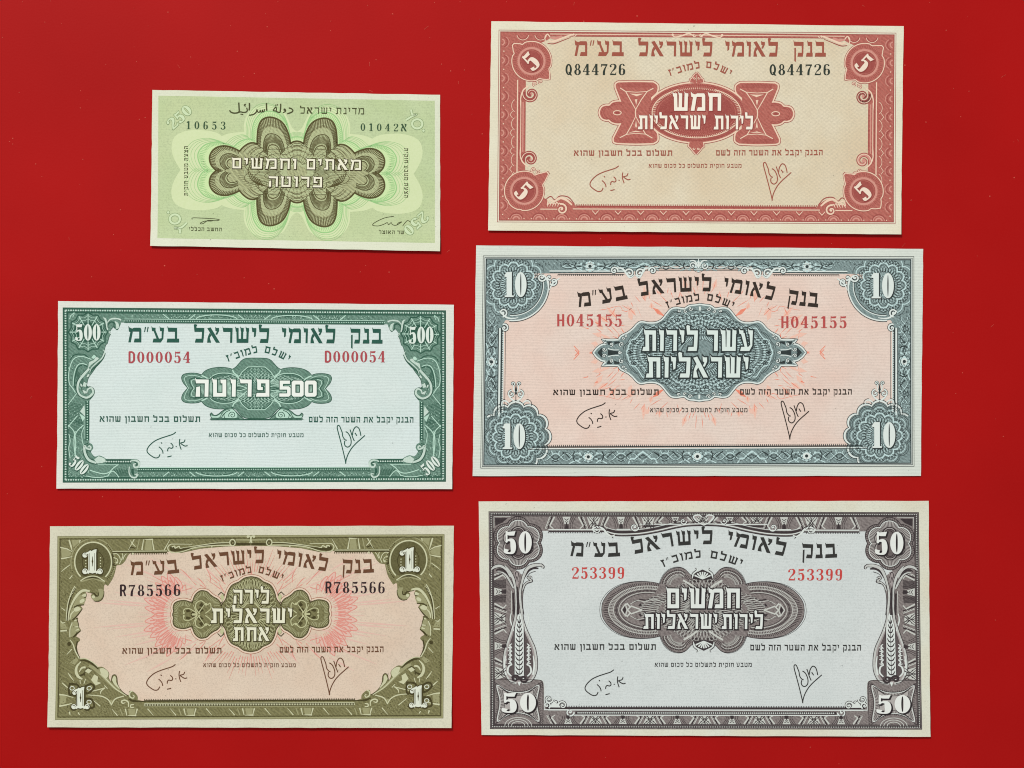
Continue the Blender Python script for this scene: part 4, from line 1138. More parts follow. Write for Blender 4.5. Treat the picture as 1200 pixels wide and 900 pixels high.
# ================================================================== dark green 500 note
def note_500():
    n = Note('dark green bordered 500 banknote with a pale mint ground, below the small green 250 note',
             [(68.2, 352.8), (532.0, 357.2), (530.0, 573.0), (66.8, 572.5)],
             [(73.7, 360.4), (522.6, 363.8), (522.6, 564.3), (74.2, 565.4)], .08, .55, .1)
    sheet(n, paper_mat('paper_500', (229, 230, 220), (224, 227, 214), rib=.1), 4)
    W, H = n.W, n.H
    d = Draw(n, 'tint_panel', paper_mat('mint_tint', (223, 234, 229), (217, 230, 225), rib=.2, fleck=.12, stain=(220, 234, 232)), 1)
    d.ideal = True; d.rect(10, 8, W - 10, H - 8); d.build()
    grn = ink('green_ink', (90, 124, 108), (140, 170, 154), .5, engrave=.28)
    dark = ink('green_dark', (46, 86, 70), (74, 114, 96), .35)
    lite = ink('green_light', (190, 222, 204), (168, 206, 186), .35)
    pale = ink('green_pale', (224, 234, 224), (206, 222, 210), .3)
    z1, z6, z5, z4 = Z(60, 345, 6), Z(70, 500, 12), Z(70, 410, 15), Z(68, 352, 15)
    X = ('', 'x')
    inner = z1([(495, 190), (488, 215), (474, 242), (462, 248), (448, 240), (440, 228), (424, 244), (413, 262), (418, 280), (408, 300), (396, 345), (384, 356), (372, 400), (344, 468), (300, 535), (268, 578), (258, 600), (250, 640), (264, 655), (290, 660), (300, 690), (292, 716), (276, 738)])
    low = z6(chain([(418, 0), (420, 228)], [(420, 228), (455, 245), (475, 290), (462, 325), (440, 350)], [(440, 350), (468, 395), (500, 420), (560, 405), (620, 428), (662, 455)], [(662, 455), (1060, 455)], [(1060, 455), (1105, 465), (1136, 505), (1122, 555), (1095, 575)], [(1095, 575), (1140, 598)], n=4))
    d = Draw(n, 'border_frame', grn, 2); d.ideal = True
    d.rect(0, 0, W, 17); d.rect(0, H - 17, W, H)
    d.ideal = False; d.mirror(None, X)
    TLp, BLp = n.i2p(0, 0), n.i2p(0, H)
    d.poly([TLp, (140, 361), (142.5, 376)] + inner + [(105, 470), (105, 500)] + low + [(165, 562)] + [BLp])
    fr = d.build()
    dd = Draw(n, 'border_shadow', dark, 3, fr); dl = Draw(n, 'border_highlight', lite, 4, fr); dp = Draw(n, 'scroll_print', ink('green_scroll', (206, 222, 210), (164, 194, 176), .5), 6, fr); de = Draw(n, 'scroll_print_edge', dark, 5, fr)
    for q in (dd, dl, dp, de): q.ideal = True
    dd.line([(.8, .8), (W - .8, .8), (W - .8, H - .8), (.8, H - .8)], 1.7, True); dd.line([(5.6, 5.6), (W - 5.6, 5.6), (W - 5.6, H - 5.6), (5.6, H - 5.6)], 1.7, True)
    dd.line([(3.2, 3.2), (W - 3.2, 3.2), (W - 3.2, H - 3.2), (3.2, H - 3.2)], 2.6, True)
    for p, q in (((4, 3.2), (W - 4, 3.2)), ((4, H - 3.2), (W - 4, H - 3.2)), ((3.2, 4), (3.2, H - 4)), ((W - 3.2, 4), (W - 3.2, H - 4))):
        dl.beads(p, q, 2.85, 1.05, .95); dp.beads(p, q, 5.7, 1.25, 1.0)
    # straight runs of the bands
    for y, s in ((15, -1), (H - 15, 1)):
        a = 72 if s < 0 else 88
        dd.line([(a, y), (W - a, y)], 3.2); dl.beads((a, y), (W - a, y), 2.1, .62, .7); dl.line([(a, y - 2.2), (W - a, y - 2.2)], .7); dd.line([(a, y + 2.3), (W - a, y + 2.3)], .6)
    def arches(y0, y1, x0, x1):
        per = 88.0; k = int((x1 - x0) / per) + 1; c = (x0 + x1) / 2
        for i in range(-k, k + 1):
            m = c + i * per
            for s in (-1, 1):
                if x0 + 24 < m + s * 44 < x1 - 24:
                    e = m + s * 44
                    dl.line([(e + 24 * math.cos(t), y1 + (y0 - y1) * .92 * math.sin(t)) for t in [math.pi * j / 14 for j in range(15)]], 1.0)
                    dd.line([(e + 19 * math.cos(t), y1 + (y0 - y1) * .7 * math.sin(t)) for t in [math.pi * j / 12 for j in range(13)]], .7)
            if x0 + 10 < m < x1 - 10:
                dl.line([(m - 19, y0), (m - 12, y1)], 1); dl.line([(m + 19, y0), (m + 12, y1)], 1)
                for j in range(-4, 5): dd.line([(m + 3.6 * j, y0), (m + 2.4 * j, y1)], .55)
                for j in range(-3, 4): dl.dot(m + 3 * j, (y0 + y1) / 2 + (j % 2) * 1.2, .5, 5)
    arches(6.8, 12.2, 74, W - 74); arches(H - 6.8, H - 12.2, 96, W - 96)
    rnd = random.Random(3)
    for i in range(520):                                       # engraved stippling of the bands
        x = rnd.uniform(80, W - 80); y = rnd.choice((rnd.uniform(7, 12), rnd.uniform(H - 12, H - 7)))
        (dd if i % 2 else dl).line([(x, y), (x + rnd.uniform(-1, 1), y + rnd.uniform(.6, 1.5))], .45)
    for q in (dd, dl, dp, de): q.ideal = False; q.mirror(None, X)
    # spider-web panel round the upper numerals
    c = (103.4, 389.2)
    web = [(c[0] + (23 if i % 2 else 20.5) * math.cos(math.pi / 12 + i * math.pi / 12), c[1] + (23 if i % 2 else 20.5) * math.sin(math.pi / 12 + i * math.pi / 12)) for i in range(24)]
    dd.line(web, 1.5, True)
    for r in (.84, .68): dl.line(scale_about(web, c, r), .5, True)
    for i in range(12):
        a = math.pi / 6 * i
        dl.line([(c[0] + 9 * math.cos(a), c[1] + 9 * math.sin(a)), (c[0] + 21.5 * math.cos(a), c[1] + 21.5 * math.sin(a))], 1.0)
        for j in range(6):
            b = a + (j + .5) * math.pi / 36
            r = rnd.uniform(10, 14)
            dd.line([(c[0] + r * math.cos(b), c[1] + r * math.sin(b)), (c[0] + 19 * math.cos(b), c[1] + 19 * math.sin(b))], .5)
    dd.poly(scale_about(ell(*c, 20, 11.5, 24), c, 1))
    dl.line(z4([(205, 330), (225, 270), (290, 215)]), .9); dl.line(z4([(260, 300), (290, 230)]), .7)
    # scrolls beside the upper panel
    dp.line(z4(spl([(795, 305, .6), (830, 325, 2), (850, 380, 2.2), (862, 470, 1.4), (875, 520, 1.6)], 5)), 1); dp.line(z4(spl([(870, 390, .8), (920, 335, 1.6), (990, 320, 2), (1060, 325, 1.5), (1110, 345, 2.2)], 5)), 1)
    dp.line(z4(spl([(1000, 370, .8), (1040, 410, 3), (1050, 470, 3.4), (1020, 500, 1)], 5)), 1); de.line(z4(spl([(870, 480, 1.2), (885, 420, 1.4), (930, 380, 1.4), (985, 395, 1.6), (985, 440, 1.2), (1000, 480, 1), (1040, 515, 1), (1075, 470, .8), (1075, 410, .7)], 5)), 1)
    de.line(inner[4:], .6); dp.line(z4([(920, 540), (900, 560), (925, 590)]), .8)
    # long acanthus leaf
    dp.line(z5(spl([(770, 0, .7), (790, 50, 1.2), (740, 150, 1.5), (640, 240, 1.3), (560, 320, 1), (530, 400, .7)], 6)), 1); de.line(z5(spl([(805, 60, .8), (760, 160, 1.2), (660, 270, 1.8), (570, 350, 1.6), (545, 400, 1)], 6)), 1)
    dp.poly(z5(spl([(520, 215), (600, 180), (640, 130), (690, 150), (640, 200), (560, 260), (500, 330)], 4))); dl.poly(z5(spl([(560, 140), (600, 90), (640, 120), (600, 160)], 4)))
    dp.line(z5(spl([(520, 330, 1.6), (420, 440, 2), (350, 530, 1.6), (320, 620, 1.6), (320, 720, 1.4), (370, 800, 1.4), (470, 840, 1.6), (550, 800, 1.8), (590, 740, 1.6), (560, 670, 1.4), (500, 690, 1.2), (480, 740, 1)], 6)), 1.5)
    de.line(z5(spl([(470, 340, .8), (380, 450, 1), (300, 560, 1), (285, 680, 1), (330, 790, 1), (430, 860, 1), (540, 850, 1), (605, 770, 1), (600, 690, 1), (540, 650, 1), (470, 660, 1)], 6)), 1)
    for p in ([(470, 480), (500, 420), (530, 440), (500, 480)], [(400, 640), (430, 560), (480, 590), (460, 650)], [(370, 640), (360, 590), (390, 600), (400, 650)], [(400, 700), (450, 720), (500, 760), (430, 770)]): dp.poly(z5(p)); de.line(z5(p), .7, True)
    dl.line(z5(spl([(560, 170), (440, 125), (330, 120), (240, 170), (185, 290), (160, 430), (170, 590), (220, 660), (280, 750)], 6)), 1.0); dl.line(z5(spl([(480, 265), (400, 240), (330, 260), (280, 340), (250, 460), (235, 640)], 6)), 1.0)
    dd.line(z5(spl([(490, 290), (400, 270), (330, 300), (290, 400), (265, 540), (270, 680)], 6)), 1.4); dd.line(z5(spl([(520, 150), (440, 85), (340, 75), (240, 100), (190, 180)], 6)), 1.2)
    for i in range(14):
        dd.line(z5([(300 + 9 * i, 330 + 14 * i), (280 + 8 * i, 420 + 22 * i)]), .45)
    # column below the leaf: two bead lines and crossed panels
    dd.line([(102.5, 470), (102.5, 516)], 4.6); dl.beads((102.5, 471), (102.5, 515), 2.8, .9, .8); dl.line([(99.7, 474), (99.7, 514)], .6)
    dl.line([(80, 500), (91, 487)], 1); dl.line([(80, 474), (90, 461)], .8); dl.line(spl([(80, 498), (87, 506), (89, 520), (88, 532)], 5), 1); dl.line(spl([(98, 498), (90, 506), (87, 516), (88, 530), (90, 538)], 5), 1.1); dl.line(spl([(99, 500), (96, 508), (97, 518), (99, 524)], 5), .8)
    dp.poly([(94, 482), (99, 475), (100, 488)]); dl.poly([(93, 484), (97, 494), (100, 489)])
    for i in range(26):
        y = 471 + i * 1.7
        dd.line([(80, y), (97, y + (4 if i < 14 else -4))], .5)
    dl.line(z6(spl([(130, 100), (150, 200), (130, 300), (150, 440)], 5)), .9); dl.line(z6(spl([(220, 60), (205, 150), (205, 260), (225, 380)], 5)), 1)
    # lower corner scrolls
    dp.line(z6(spl([(400, 290, .8), (420, 270, 1.4), (440, 290, 1.8), (425, 320, 1.6), (380, 300, 2), (350, 270, 2), (350, 330, 2.4), (370, 400, 2.6), (420, 470, 2.6), (520, 510, 1.8)], 6)), 1.1); de.line(z6(spl([(400, 235, 1), (345, 260, 1), (330, 330, 1), (350, 420, 1), (410, 495, 1), (520, 530, .8)], 6)), 1); de.line(z6(spl([(440, 350, 1), (395, 325, 1.2), (385, 370, 1), (420, 440, 1), (480, 470, .8)], 6)), 1); de.ring(*z6([(412, 285)])[0], 2.6, 2.6, .7, 14)
    dp.poly(z6([(490, 460), (550, 415), (600, 430), (640, 450), (655, 490), (600, 510), (530, 515)])); de.line(z6([(500, 470), (560, 430), (590, 470), (640, 460)]), .7); de.line(z6([(540, 490), (600, 470), (630, 500)]), .6)
    dd.line(z6([(650, 488), (1010, 488)]), 5.4); dp.beads(*z6([(665, 490), (1000, 490)]), 2.7, 1.05, 1.0)
    dp.line(z6(spl([(1000, 480, .8), (1070, 475, 1.8), (1118, 505, 2), (1110, 560, 2), (1060, 570, 1.8), (1045, 530, 1.6), (1080, 520, 1)], 6)), 1.1); de.line(z6(spl([(1060, 500, 1.4), (1090, 520, 1.6), (1080, 545, 1.2)], 5)), 1); dp.line(z6(spl([(985, 560, 1), (980, 640, 1.2), (1010, 700, 1.6), (1070, 715, 1.8), (1100, 670, 1.6), (1060, 670, 1)], 6)), 1); de.line(z6(spl([(1030, 590, 2.4), (1030, 640, 3), (1050, 690, 1)], 5)), 1)
    dl.line(z6(spl([(430, 610), (520, 640), (620, 660), (700, 640), (760, 580), (830, 530)], 6)), 1.1); dl.line(z6(spl([(380, 690), (480, 710), (600, 710), (680, 690)], 6)), .9); dl.line(z6(spl([(680, 700), (720, 640), (770, 630), (840, 710)], 6)), 1); dl.line(z6([(540, 535), (820, 535)]), .7)
    for i in range(18): dd.line(z6([(760 + 12 * i, 590 + (i % 3) * 10), (800 + 11 * i, 690)]), .5)
    for q in (dd, dl): 
        for i in range(60):
            x, y = rnd.uniform(125, 420), rnd.uniform(560, 715)
            q.line(z6([(x, y), (x + rnd.uniform(4, 12), y + rnd.uniform(-8, 8))]), .5)
        for i in range(70):
            x, y = rnd.uniform(80, 98), rnd.uniform(415, 545)
            q.line([(x, y), (x + rnd.uniform(-.8, .8), y + rnd.uniform(.6, 1.6))], .45)
    dd.build(); dl.build(); de.build(); dp.build()
    for a, b, y0, y1 in ((88.2, 118.2, 379.8, 399.2), (479.0, 508.2, 382.8, 402.4)):
        d = Draw(n, 'corner_numeral', pale, 9); e = Draw(n, 'numeral_shade', dark, 8)
        text(d, '500', a, b, y1, y1 - y0, lambda c: roman(c, .22, .06), .03, rtl=False, out=e, ow=.4, shift=(.7, .6))
        o = d.build(); e.parent = o; e.build()
    for cx, cy, a in ((93.4, 545.2, 38), (504.6, 545.4, -38)):
        d = Draw(n, 'corner_numeral', pale, 9); e = Draw(n, 'numeral_shade', dark, 8)
        turned(d, '500', cx, cy, 22, 14.2, a, lambda c: roman(c, .21, .06), .04, out=e, ow=.4, shift=(.4, .7))
        o = d.build(); e.parent = o; e.build()
    # medallion
    C = (300.8, 455.0); z = Z(210, 415, 12); Q4 = ('', 'x', 'y', 'xy')
    half = z(chain([(130, 480), (95, 440), (62, 400), (42, 352), (44, 312), (75, 285), (150, 271), (250, 275), (316, 297)], [(316, 297), (370, 240), (460, 203), (580, 190), (690, 199), (750, 217)], [(750, 217), (800, 185), (850, 130), (890, 88), (940, 66), (1020, 60), (1090, 60)], n=5))
    up = half; dn = [n.i2p(u, 2 * n.p2i(*C)[1] - v) for u, v in [n.p2i(*p) for p in half]]
    L = dn[::-1] + up[1:]
    R = [n.i2p(2 * n.p2i(*C)[0] - u, v) for u, v in [n.p2i(*p) for p in L]]
    OUT = L + R[::-1][1:-1]
    zb = Z(235, 455, 9.2308)
    lb = zb(chain([(108, 335), (120, 318), (106, 285), (120, 268)], [(120, 268), (150, 295), (190, 285), (240, 245), (300, 215), (345, 212)], [(345, 212), (400, 270), (470, 335)], n=4))
    base = lb + [n.i2p(2 * n.p2i(*C)[0] - u, v) for u, v in [n.p2i(*q) for q in lb]][::-1]
    d = Draw(n, 'medallion', grn, 5); d.poly(OUT); d.poly(base); md = d.build()
    de = Draw(n, 'medallion_edge', dark, 4, md); de.line(OUT, 1.6, True); de.line(base, 1.2, True); de.build()
    dl = Draw(n, 'medallion_highlight', lite, 7, md); dd = Draw(n, 'medallion_shadow', dark, 6, md)
    octo = [(C[0] - 21.5, C[1] - 12), (C[0] - 17, C[1] - 19), (C[0] - 10, C[1] - 25), (C[0], C[1] - 25.2), (C[0] + 10, C[1] - 25), (C[0] + 17, C[1] - 19), (C[0] + 21.5, C[1] - 12)]
    for q in (dl, dd): q.mirror(C, Q4)
    dl.line(octo[:4], .9); dl.line(z(spl([(430, 345), (480, 300), (570, 270), (680, 268), (760, 285), (830, 330)], 5)), .9); dl.line(z([(316, 300), (360, 318), (420, 355)]), 1.5); dl.line(z([(750, 220), (770, 262), (840, 320)]), 1.5)
    dl.line(z(spl([(135, 480), (100, 420), (78, 360), (90, 318), (160, 300), (250, 305), (330, 335)], 5)), .7); dd.line(z(spl([(200, 480), (160, 430), (145, 380), (160, 350), (230, 335), (330, 350)], 5)), .9); dl.line(z(spl([(215, 480), (180, 420), (180, 370), (240, 350)], 5)), .8)
    dd.line(z(spl([(430, 350), (490, 310), (570, 282), (690, 282), (790, 310)], 5)), .8); dd.line(z(spl([(840, 345), (900, 260), (980, 195), (1090, 195)], 5)), .8)
    dl.line(z(spl([(700, 480), (760, 455), (850, 445), (960, 480)], 5)), .9); dd.line(z(spl([(700, 480), (780, 478), (870, 462), (960, 478)], 5)), .9); dl.line(z([(830, 620), (980, 500)]), 1)
    for i in range(34): dd.line(z([(440 + 11 * i, 330 - 45 * math.sin(i / 11)), (450 + 10.6 * i, 370 - 40 * math.sin(i / 11))]), .45)
    for i in range(11):
        for j in range(9):
            x, y = C[0] - 20 + 2 * i + (j % 2), C[1] - 23.5 + 2 * j
            if (C[0] - x) + max(0, C[1] - 12 - y) * 1.0 < 20.5: (dl if (i + j) % 2 else dd).dot(x, y, .55, 5)
    dl.mirror(C, X); dd.mirror(C, X)
    dl.poly(zb(spl([(112, 290), (135, 300), (180, 300), (225, 275), (200, 315), (150, 322), (120, 318)], 3))); dl.poly(zb(spl([(225, 300), (260, 250), (310, 232), (350, 228), (385, 262), (400, 300), (380, 322), (300, 326), (230, 322)], 3)))
    dq = Draw(n, 'medallion_leaf_print', dark, 8, md).mirror(C, X)
    x, y = zb([(345, 290)])[0]; dq.line(spiral(x, y, 4.4, .6, 2.6, 1.5, .9, .7), 1); dq.line(zb(spl([(262, 320), (255, 285), (280, 255), (320, 238)], 4)), .9); dq.line(zb(spl([(232, 318), (240, 295), (262, 270)], 4)), .9); dq.line(zb([(120, 322), (420, 328)]), .9); dq.line(lb[4:], .6); dq.build()
    dd.mirror(C, ()); dd.line([(247, 492), (354, 492)], 1); dl.mirror(C, ()); lace(dl, dd, C, 68, 17, 20, 8, .4, .36)
    dd.build(); dl.build()
    dt = Draw(n, 'medallion_text', ink('letter_white', (240, 243, 234), (230, 236, 226), .25), 11, md); do = Draw(n, 'medallion_text_edge', dark, 10, md)
    text(dt, 'פרוטה', 228.6, 316.6, 464.8, 20, lambda c: hebrew(c, .22, .22), .2, out=do, ow=1.15, shift=(.1, .1))
    text(dt, '500', 327.5, 371.6, 464.8, 18.8, blockdigit, .05, rtl=False, out=do, ow=1.15, shift=(.1, .1))
    do.build(); dt.build()
    im = ink('green_text', (40, 86, 72), (64, 110, 94), .25)
    bank_text(n, im, [(150.5, 210), (227.2, 315.8), (330.3, 393.3), (410, 448.3)], curve_y([(148, 401.2), (300, 401.8), (450, 402.8)]), 17.2,
              [(267, 302.5), (309.2, 337.5)], curve_y([(268, 423.8), (276, 421), (285, 417.8), (300, 413.6), (306, 413), (314, 414.2), (327, 418.8), (338, 424.6)]), 7.8,
              [(116.7, 235, 494.2, 494.4, 6.4), (361.7, 484.5, 494.8, 495.2, 6.4)], (244.7, 355.8, 512.2, 4.4), [(206.2, 506.3), (405.3, 543.3)],
              [('D000054', 150, 223.3, 425.2, 13.2), ('D000054', 380, 451.7, 424.6, 13.2)], ink('serial_crimson', (172, 72, 78), (192, 106, 108), .25))

# ================================================================== olive 1 note
def note_1():
    n = Note('olive bordered 1 banknote with a pink ground, at the foot of the left column',
             [(58.7, 616.7), (532.0, 616.0), (529.2, 852.2), (56.4, 851.4)],
             [(67.5, 628.3), (520.9, 625.9), (519.7, 841.0), (65.5, 842.8)], .05, .9, .08)
    sheet(n, paper_mat('paper_1', (221, 217, 194), (215, 211, 186), rib=.05, fleck=.16), 5)
    W, H = n.W, n.H
    X = ('', 'x')
    d = Draw(n, 'tint_panel', paper_mat('rose_tint', (228, 208, 186), (223, 199, 176), rib=.04, fleck=.2, stain=(217, 199, 180)), 1)
    d.ideal = True; d.rect(10, 8, W - 10, H - 8); d.build()
    olv = ink('olive_ink', (112, 108, 70), (150, 146, 106), .5, engrave=.25)
    dark = ink('olive_deep', (66, 60, 32), (94, 88, 54), .35)
    lite = ink('olive_light', (206, 206, 170), (186, 186, 146), .35)
    mid = ink('olive_halftone', (160, 158, 118), (142, 138, 98), .4)
    pink = ink('pink_ray', (222, 138, 124), (224, 170, 154), .5)
    pnk2 = ink('pink_wash', (226, 186, 170), (226, 194, 180), .5)
    C = (294.3, 719.6)
    # pink petals and rays behind the medallion
    d = Draw(n, 'flower_burst', pink, 3).mirror(C, ('', 'x', 'y', 'xy'))
    d2 = Draw(n, 'burst_print', pnk2, 2).mirror(C, ('', 'x', 'y', 'xy'))
    rnd = random.Random(11)
    F = (222, 719.6)
    for i in range(13):
        a = math.pi * (.6 + .4 * (i + .5) / 13) + rnd.uniform(-.03, .03); r0, r1 = 30, 46 + 9 * (i % 2) + rnd.uniform(-3, 3)
        w = .1
        P = spl([(F[0] + r0 * math.cos(a - w), F[1] - r0 * math.sin(a - w)), (F[0] + (r0 + r1) / 2 * math.cos(a - w * 1.1), F[1] - (r0 + r1) / 2 * math.sin(a - w * 1.1)), (F[0] + r1 * math.cos(a), F[1] - r1 * math.sin(a)),
                 (F[0] + (r0 + r1) / 2 * math.cos(a + w * 1.1), F[1] - (r0 + r1) / 2 * math.sin(a + w * 1.1)), (F[0] + r0 * math.cos(a + w), F[1] - r0 * math.sin(a + w))], 4)
        d.line(P, .9); d2.poly(P)
        d.line([(F[0] + 26 * math.cos(a), F[1] - 26 * math.sin(a), .4), (F[0] + (r1 - 6) * math.cos(a), F[1] - (r1 - 6) * math.sin(a), 1.5)], 1)
    for i in range(16):
        a = math.pi * (.5 + .3 * i / 16); r0 = rnd.uniform(46, 54); r1 = r0 + rnd.uniform(10, 26)
        d.line([(C[0] + r0 * math.cos(a), C[1] - r0 * math.sin(a), .8), (C[0] + r1 * math.cos(a + .02), C[1] - r1 * math.sin(a + .02), .2)], 1.1)
    for i in range(34):
        a = math.pi * (.5 + .5 * i / 34) + rnd.uniform(-.03, .03); r0 = rnd.uniform(70, 125); r1 = r0 + rnd.uniform(30, 80)
        x1, y1 = C[0] + r1 * math.cos(a), C[1] - r1 * math.sin(a) * .62
        if x1 > 106 and y1 > 652: d2.line([(C[0] + r0 * math.cos(a), C[1] - r0 * math.sin(a) * .62, .6), ((x1 + C[0] + r0 * math.cos(a)) / 2, (y1 + C[1] - r0 * math.sin(a) * .62) / 2, 2.2), (x1, y1, .3)], 1)
    zz = Z(160, 620, 8.571)
    for p in ([(440, 400), (500, 450), (560, 520), (600, 560)], [(500, 660), (490, 560), (440, 620), (560, 590)], [(610, 490), (650, 520), (700, 590), (640, 560)], [(700, 390), (740, 470), (740, 540)], [(830, 540), (860, 600), (900, 660)], [(160, 470), (260, 520), (340, 560)]):
        d.line(zz(spl([(x, y, .3 + .5 * (k % 2)) for k, (x, y) in enumerate(p)], 5)), 1.3)
    d2.build(); d.build()
    # frame
    z8, z2, z1 = Z(60, 620, 12), Z(60, 755, 10.845), Z(60, 690, 15)
    TLp, BLp = n.i2p(0, 0), n.i2p(0, H)
    top = z8(chain([(1500, 340), (1110, 340)], [(1110, 340), (1080, 375), (1040, 450), (985, 500), (930, 508), (918, 520)], [(918, 520), (900, 600), (870, 690), (800, 800)], [(800, 800), (760, 778), (745, 800)], n=4))
    leaf = z1(chain([(925, 40), (930, 110), (895, 180), (830, 215), (760, 210), (710, 160), (700, 110), (740, 75), (690, 75), (640, 60), (600, 40)], [(600, 40), (628, 100), (610, 160), (590, 230), (580, 290)], [(580, 290), (525, 300), (552, 345), (520, 390), (490, 440), (440, 500)], [(440, 500), (470, 530), (470, 610), (500, 680), (522, 730), (470, 790), (440, 835)], [(440, 835), (500, 870), (512, 905)], n=4))
    low = z2(chain([(340, -20), (325, 60), (340, 130), (372, 182)], [(372, 182), (440, 186), (530, 228), (600, 288)], [(600, 288), (650, 285), (710, 325), (740, 370), (735, 420), (760, 470)], [(760, 470), (775, 405), (800, 382), (830, 400), (838, 470), (870, 545), (930, 615), (990, 645)], [(990, 645), (1000, 590), (1050, 600), (1100, 650), (1105, 700)], [(1105, 700), (1193, 722)], n=4))
    d = Draw(n, 'border_frame', olv, 4); d.ideal = True
    d.rect(0, 0, W, 10); d.rect(0, H - 21.6, W, H)
    d.ideal = False; d.mirror(None, X)
    d.poly([TLp, (188, 630), (188, 648)] + top + leaf + low + [(172, 838), BLp])
    d.poly([(185, 632), (185, 648.5), (200, 646), (212, 648), (235, 643), (262, 640.5), (300, 639), (300, 632)])
    fr = d.build()
    dd = Draw(n, 'border_shadow', dark, 6, fr); dl = Draw(n, 'border_highlight', lite, 7, fr); dm = Draw(n, 'border_midtone', mid, 5, fr)
    for q in (dd, dl, dm): q.ideal = True
    dm.line([(1.3, 1.3), (W - 1.3, 1.3), (W - 1.3, H - 1.3), (1.3, H - 1.3)], 1.6, True); dd.line([(3.3, 3.3), (W - 3.3, 3.3), (W - 3.3, H - 3.3), (3.3, H - 3.3)], .8, True)
    a = 104
    dd.line([(a, H - 21.4), (W - a, H - 21.4)], 1.8); dd.teeth((a, H - 22), (W - a, H - 22), 2.1, -1.6, .8); dl.line([(a, H - 18.6), (W - a, H - 18.6)], .7); dd.line([(a, H - 16.8), (W - a, H - 16.8)], 2.8); dl.beads((a, H - 16.8), (W - a, H - 16.8), 1.9, .6, 1.1); dm.line([(a, H - 14.6), (W - a, H - 14.6)], .8)
    def sheen(x, y0, y1, s=1):
        dl.line([(x - 8 * s, y0, 1.7), (x - 6 * s, y1, .8)], 1); dl.line([(x + 6 * s, y0, 1.7), (x + 4 * s, y1, .8)], 1); dm.poly([(x - 5, y0), (x + 4, y0), (x + 3, y1), (x - 3, y1)]); dl.line([(x - 5, y1, .5), (x + 5, y1, 1.6)], 1)
        dl.line([(x - 24, y0, .4), (x - 17, y1, 1.3)], 1); dl.line([(x + 18, y0, 1.3), (x + 25, y1, .4)], 1); dm.line([(x - 14, y0), (x - 11, y1)], 1.3)
    c = W / 2
    for k in (-2, -1, 0, 1, 2): sheen(c + 68.5 * k - 34 + 34, H - 12.5, H - 4.6)
    for q in (dd, dl, dm): q.ideal = False; q.mirror(None, X)
    sheen(174.5, 644.5, 632)
    # rule and toothed edge under the top band
    dl.line([(132, 646), (196, 645.5)], .9); dd.line([(132, 647.6), (196, 647.2)], 1.3); dd.teeth((154, 648.4), (196, 648), 2.1, 1.5, .8)
    # gilded arch over the title
    zt = Z(160, 620, 8.571)
    dl.line(zt(spl([(370, 236, .8), (330, 220, 1.1), (315, 185, 1.2), (340, 155, 1.1), (380, 150, .9), (560, 152, .6)], 5)), 1); dl.line(zt(spl([(345, 238, .6), (450, 228, .9), (600, 182, 1), (780, 165, 1), (960, 165, .9)], 5)), 1.0); dl.line(zt(spl([(480, 185, .5), (620, 165, 1), (800, 140, 1), (940, 135, .8)], 5)), .9)
    dd.poly(zt(spl([(345, 170), (335, 200), (360, 222), (440, 218), (560, 188), (480, 192), (400, 195)], 4))); dl.line(zt(spl([(355, 180, 1.6), (385, 170, 1.2), (390, 190, 1.6), (430, 172, 1.2), (440, 192, 1.2), (480, 185, .6)], 4)), .9)
    dd.line(zt(spl([(600, 172), (780, 152), (940, 148)], 5)), 1.0); dm.line(zt(spl([(560, 200), (700, 172), (940, 155)], 5)), 1.4); dl.dot(*zt([(758, 178)])[0], .9, 6)
    dl.ring(*zt([(965, 135)])[0], 3.2, 3.8, 1.2, 16); dd.ring(*zt([(968, 138)])[0], 1.6, 2.0, 1, 10); dm.line(zt([(1000, 105), (1140, 108)]), 2); dd.line(zt([(1000, 150), (1145, 150)]), 2.6); dl.line(zt(spl([(1115, 70, 1.2), (1140, 72, 1.4), (1150, 100, 1.4), (1160, 140, 1.2)], 4)), 1); dl.dot(*zt([(1120, 75)])[0], 1.6, 8)
    # leaf cluster beside the oval
    for p in ([(870, 350), (920, 345), (960, 380), (975, 430)], [(880, 400), (930, 420), (940, 470)], [(1000, 340), (1010, 380), (985, 440), (960, 490)], [(1060, 345), (1030, 380), (1010, 430)]): dl.line(z8(spl([(x, y, .8) for x, y in p], 4)), 1.2)
    dd.line(z8([(860, 345), (870, 500), (910, 510)]), 1.4); dl.dot(*z8([(925, 470)])[0], 1.3, 8); dl.dot(*z8([(1150, 345)])[0], 1.2, 8); dd.line(z8([(1090, 280), (1130, 250), (1180, 270)]), 1.2)
    # sheen streaks of the side band
    for p in ([(255, 150, 1.8), (280, 240, 2), (300, 310, .6)], [(130, 255, 1.4), (230, 280, 1.4), (300, 320, .5)], [(140, 415, 1.8), (210, 405, 1.6), (300, 385, .6)], [(140, 600, .4), (200, 550, 1.2), (270, 500, .8)], [(260, 700, 1.2), (300, 650, 1)], [(410, 150, 1.6), (400, 190, 1)], [(1115, 160, .4), (1150, 210, 1.4), (1190, 250, .6)]): dl.line(z8(p), .95)
    dm.poly(z8([(140, 260), (250, 300), (290, 340), (260, 380), (150, 400)])); dm.poly(z8([(290, 150), (420, 150), (380, 200), (310, 260)]))
    # oval of the upper numeral
    zl = z8
    oc = z8([(592, 462)])[0]
    OV = ell(oc[0], oc[1], 23.4, 25, 60)
    cut = z8(spl([(414, 728), (470, 690), (530, 668), (592, 660), (660, 674), (710, 705), (756, 734)], 5))
    ov = [p for p in ell(oc[0], oc[1], 21.6, 23.2, 72, math.pi * .735, math.pi * 2.27)]
    dm.line([p for p in ell(oc[0], oc[1], 26, 27.5, 60, math.pi * .9, math.pi * 2.2)], 1.2); dd.radial(ell(oc[0], oc[1], 26, 27.5, 60, -.9, .9), oc, .93, 1.0, .8)
    dl.line(ov, 1.6); dl.line(cut, 1.2)
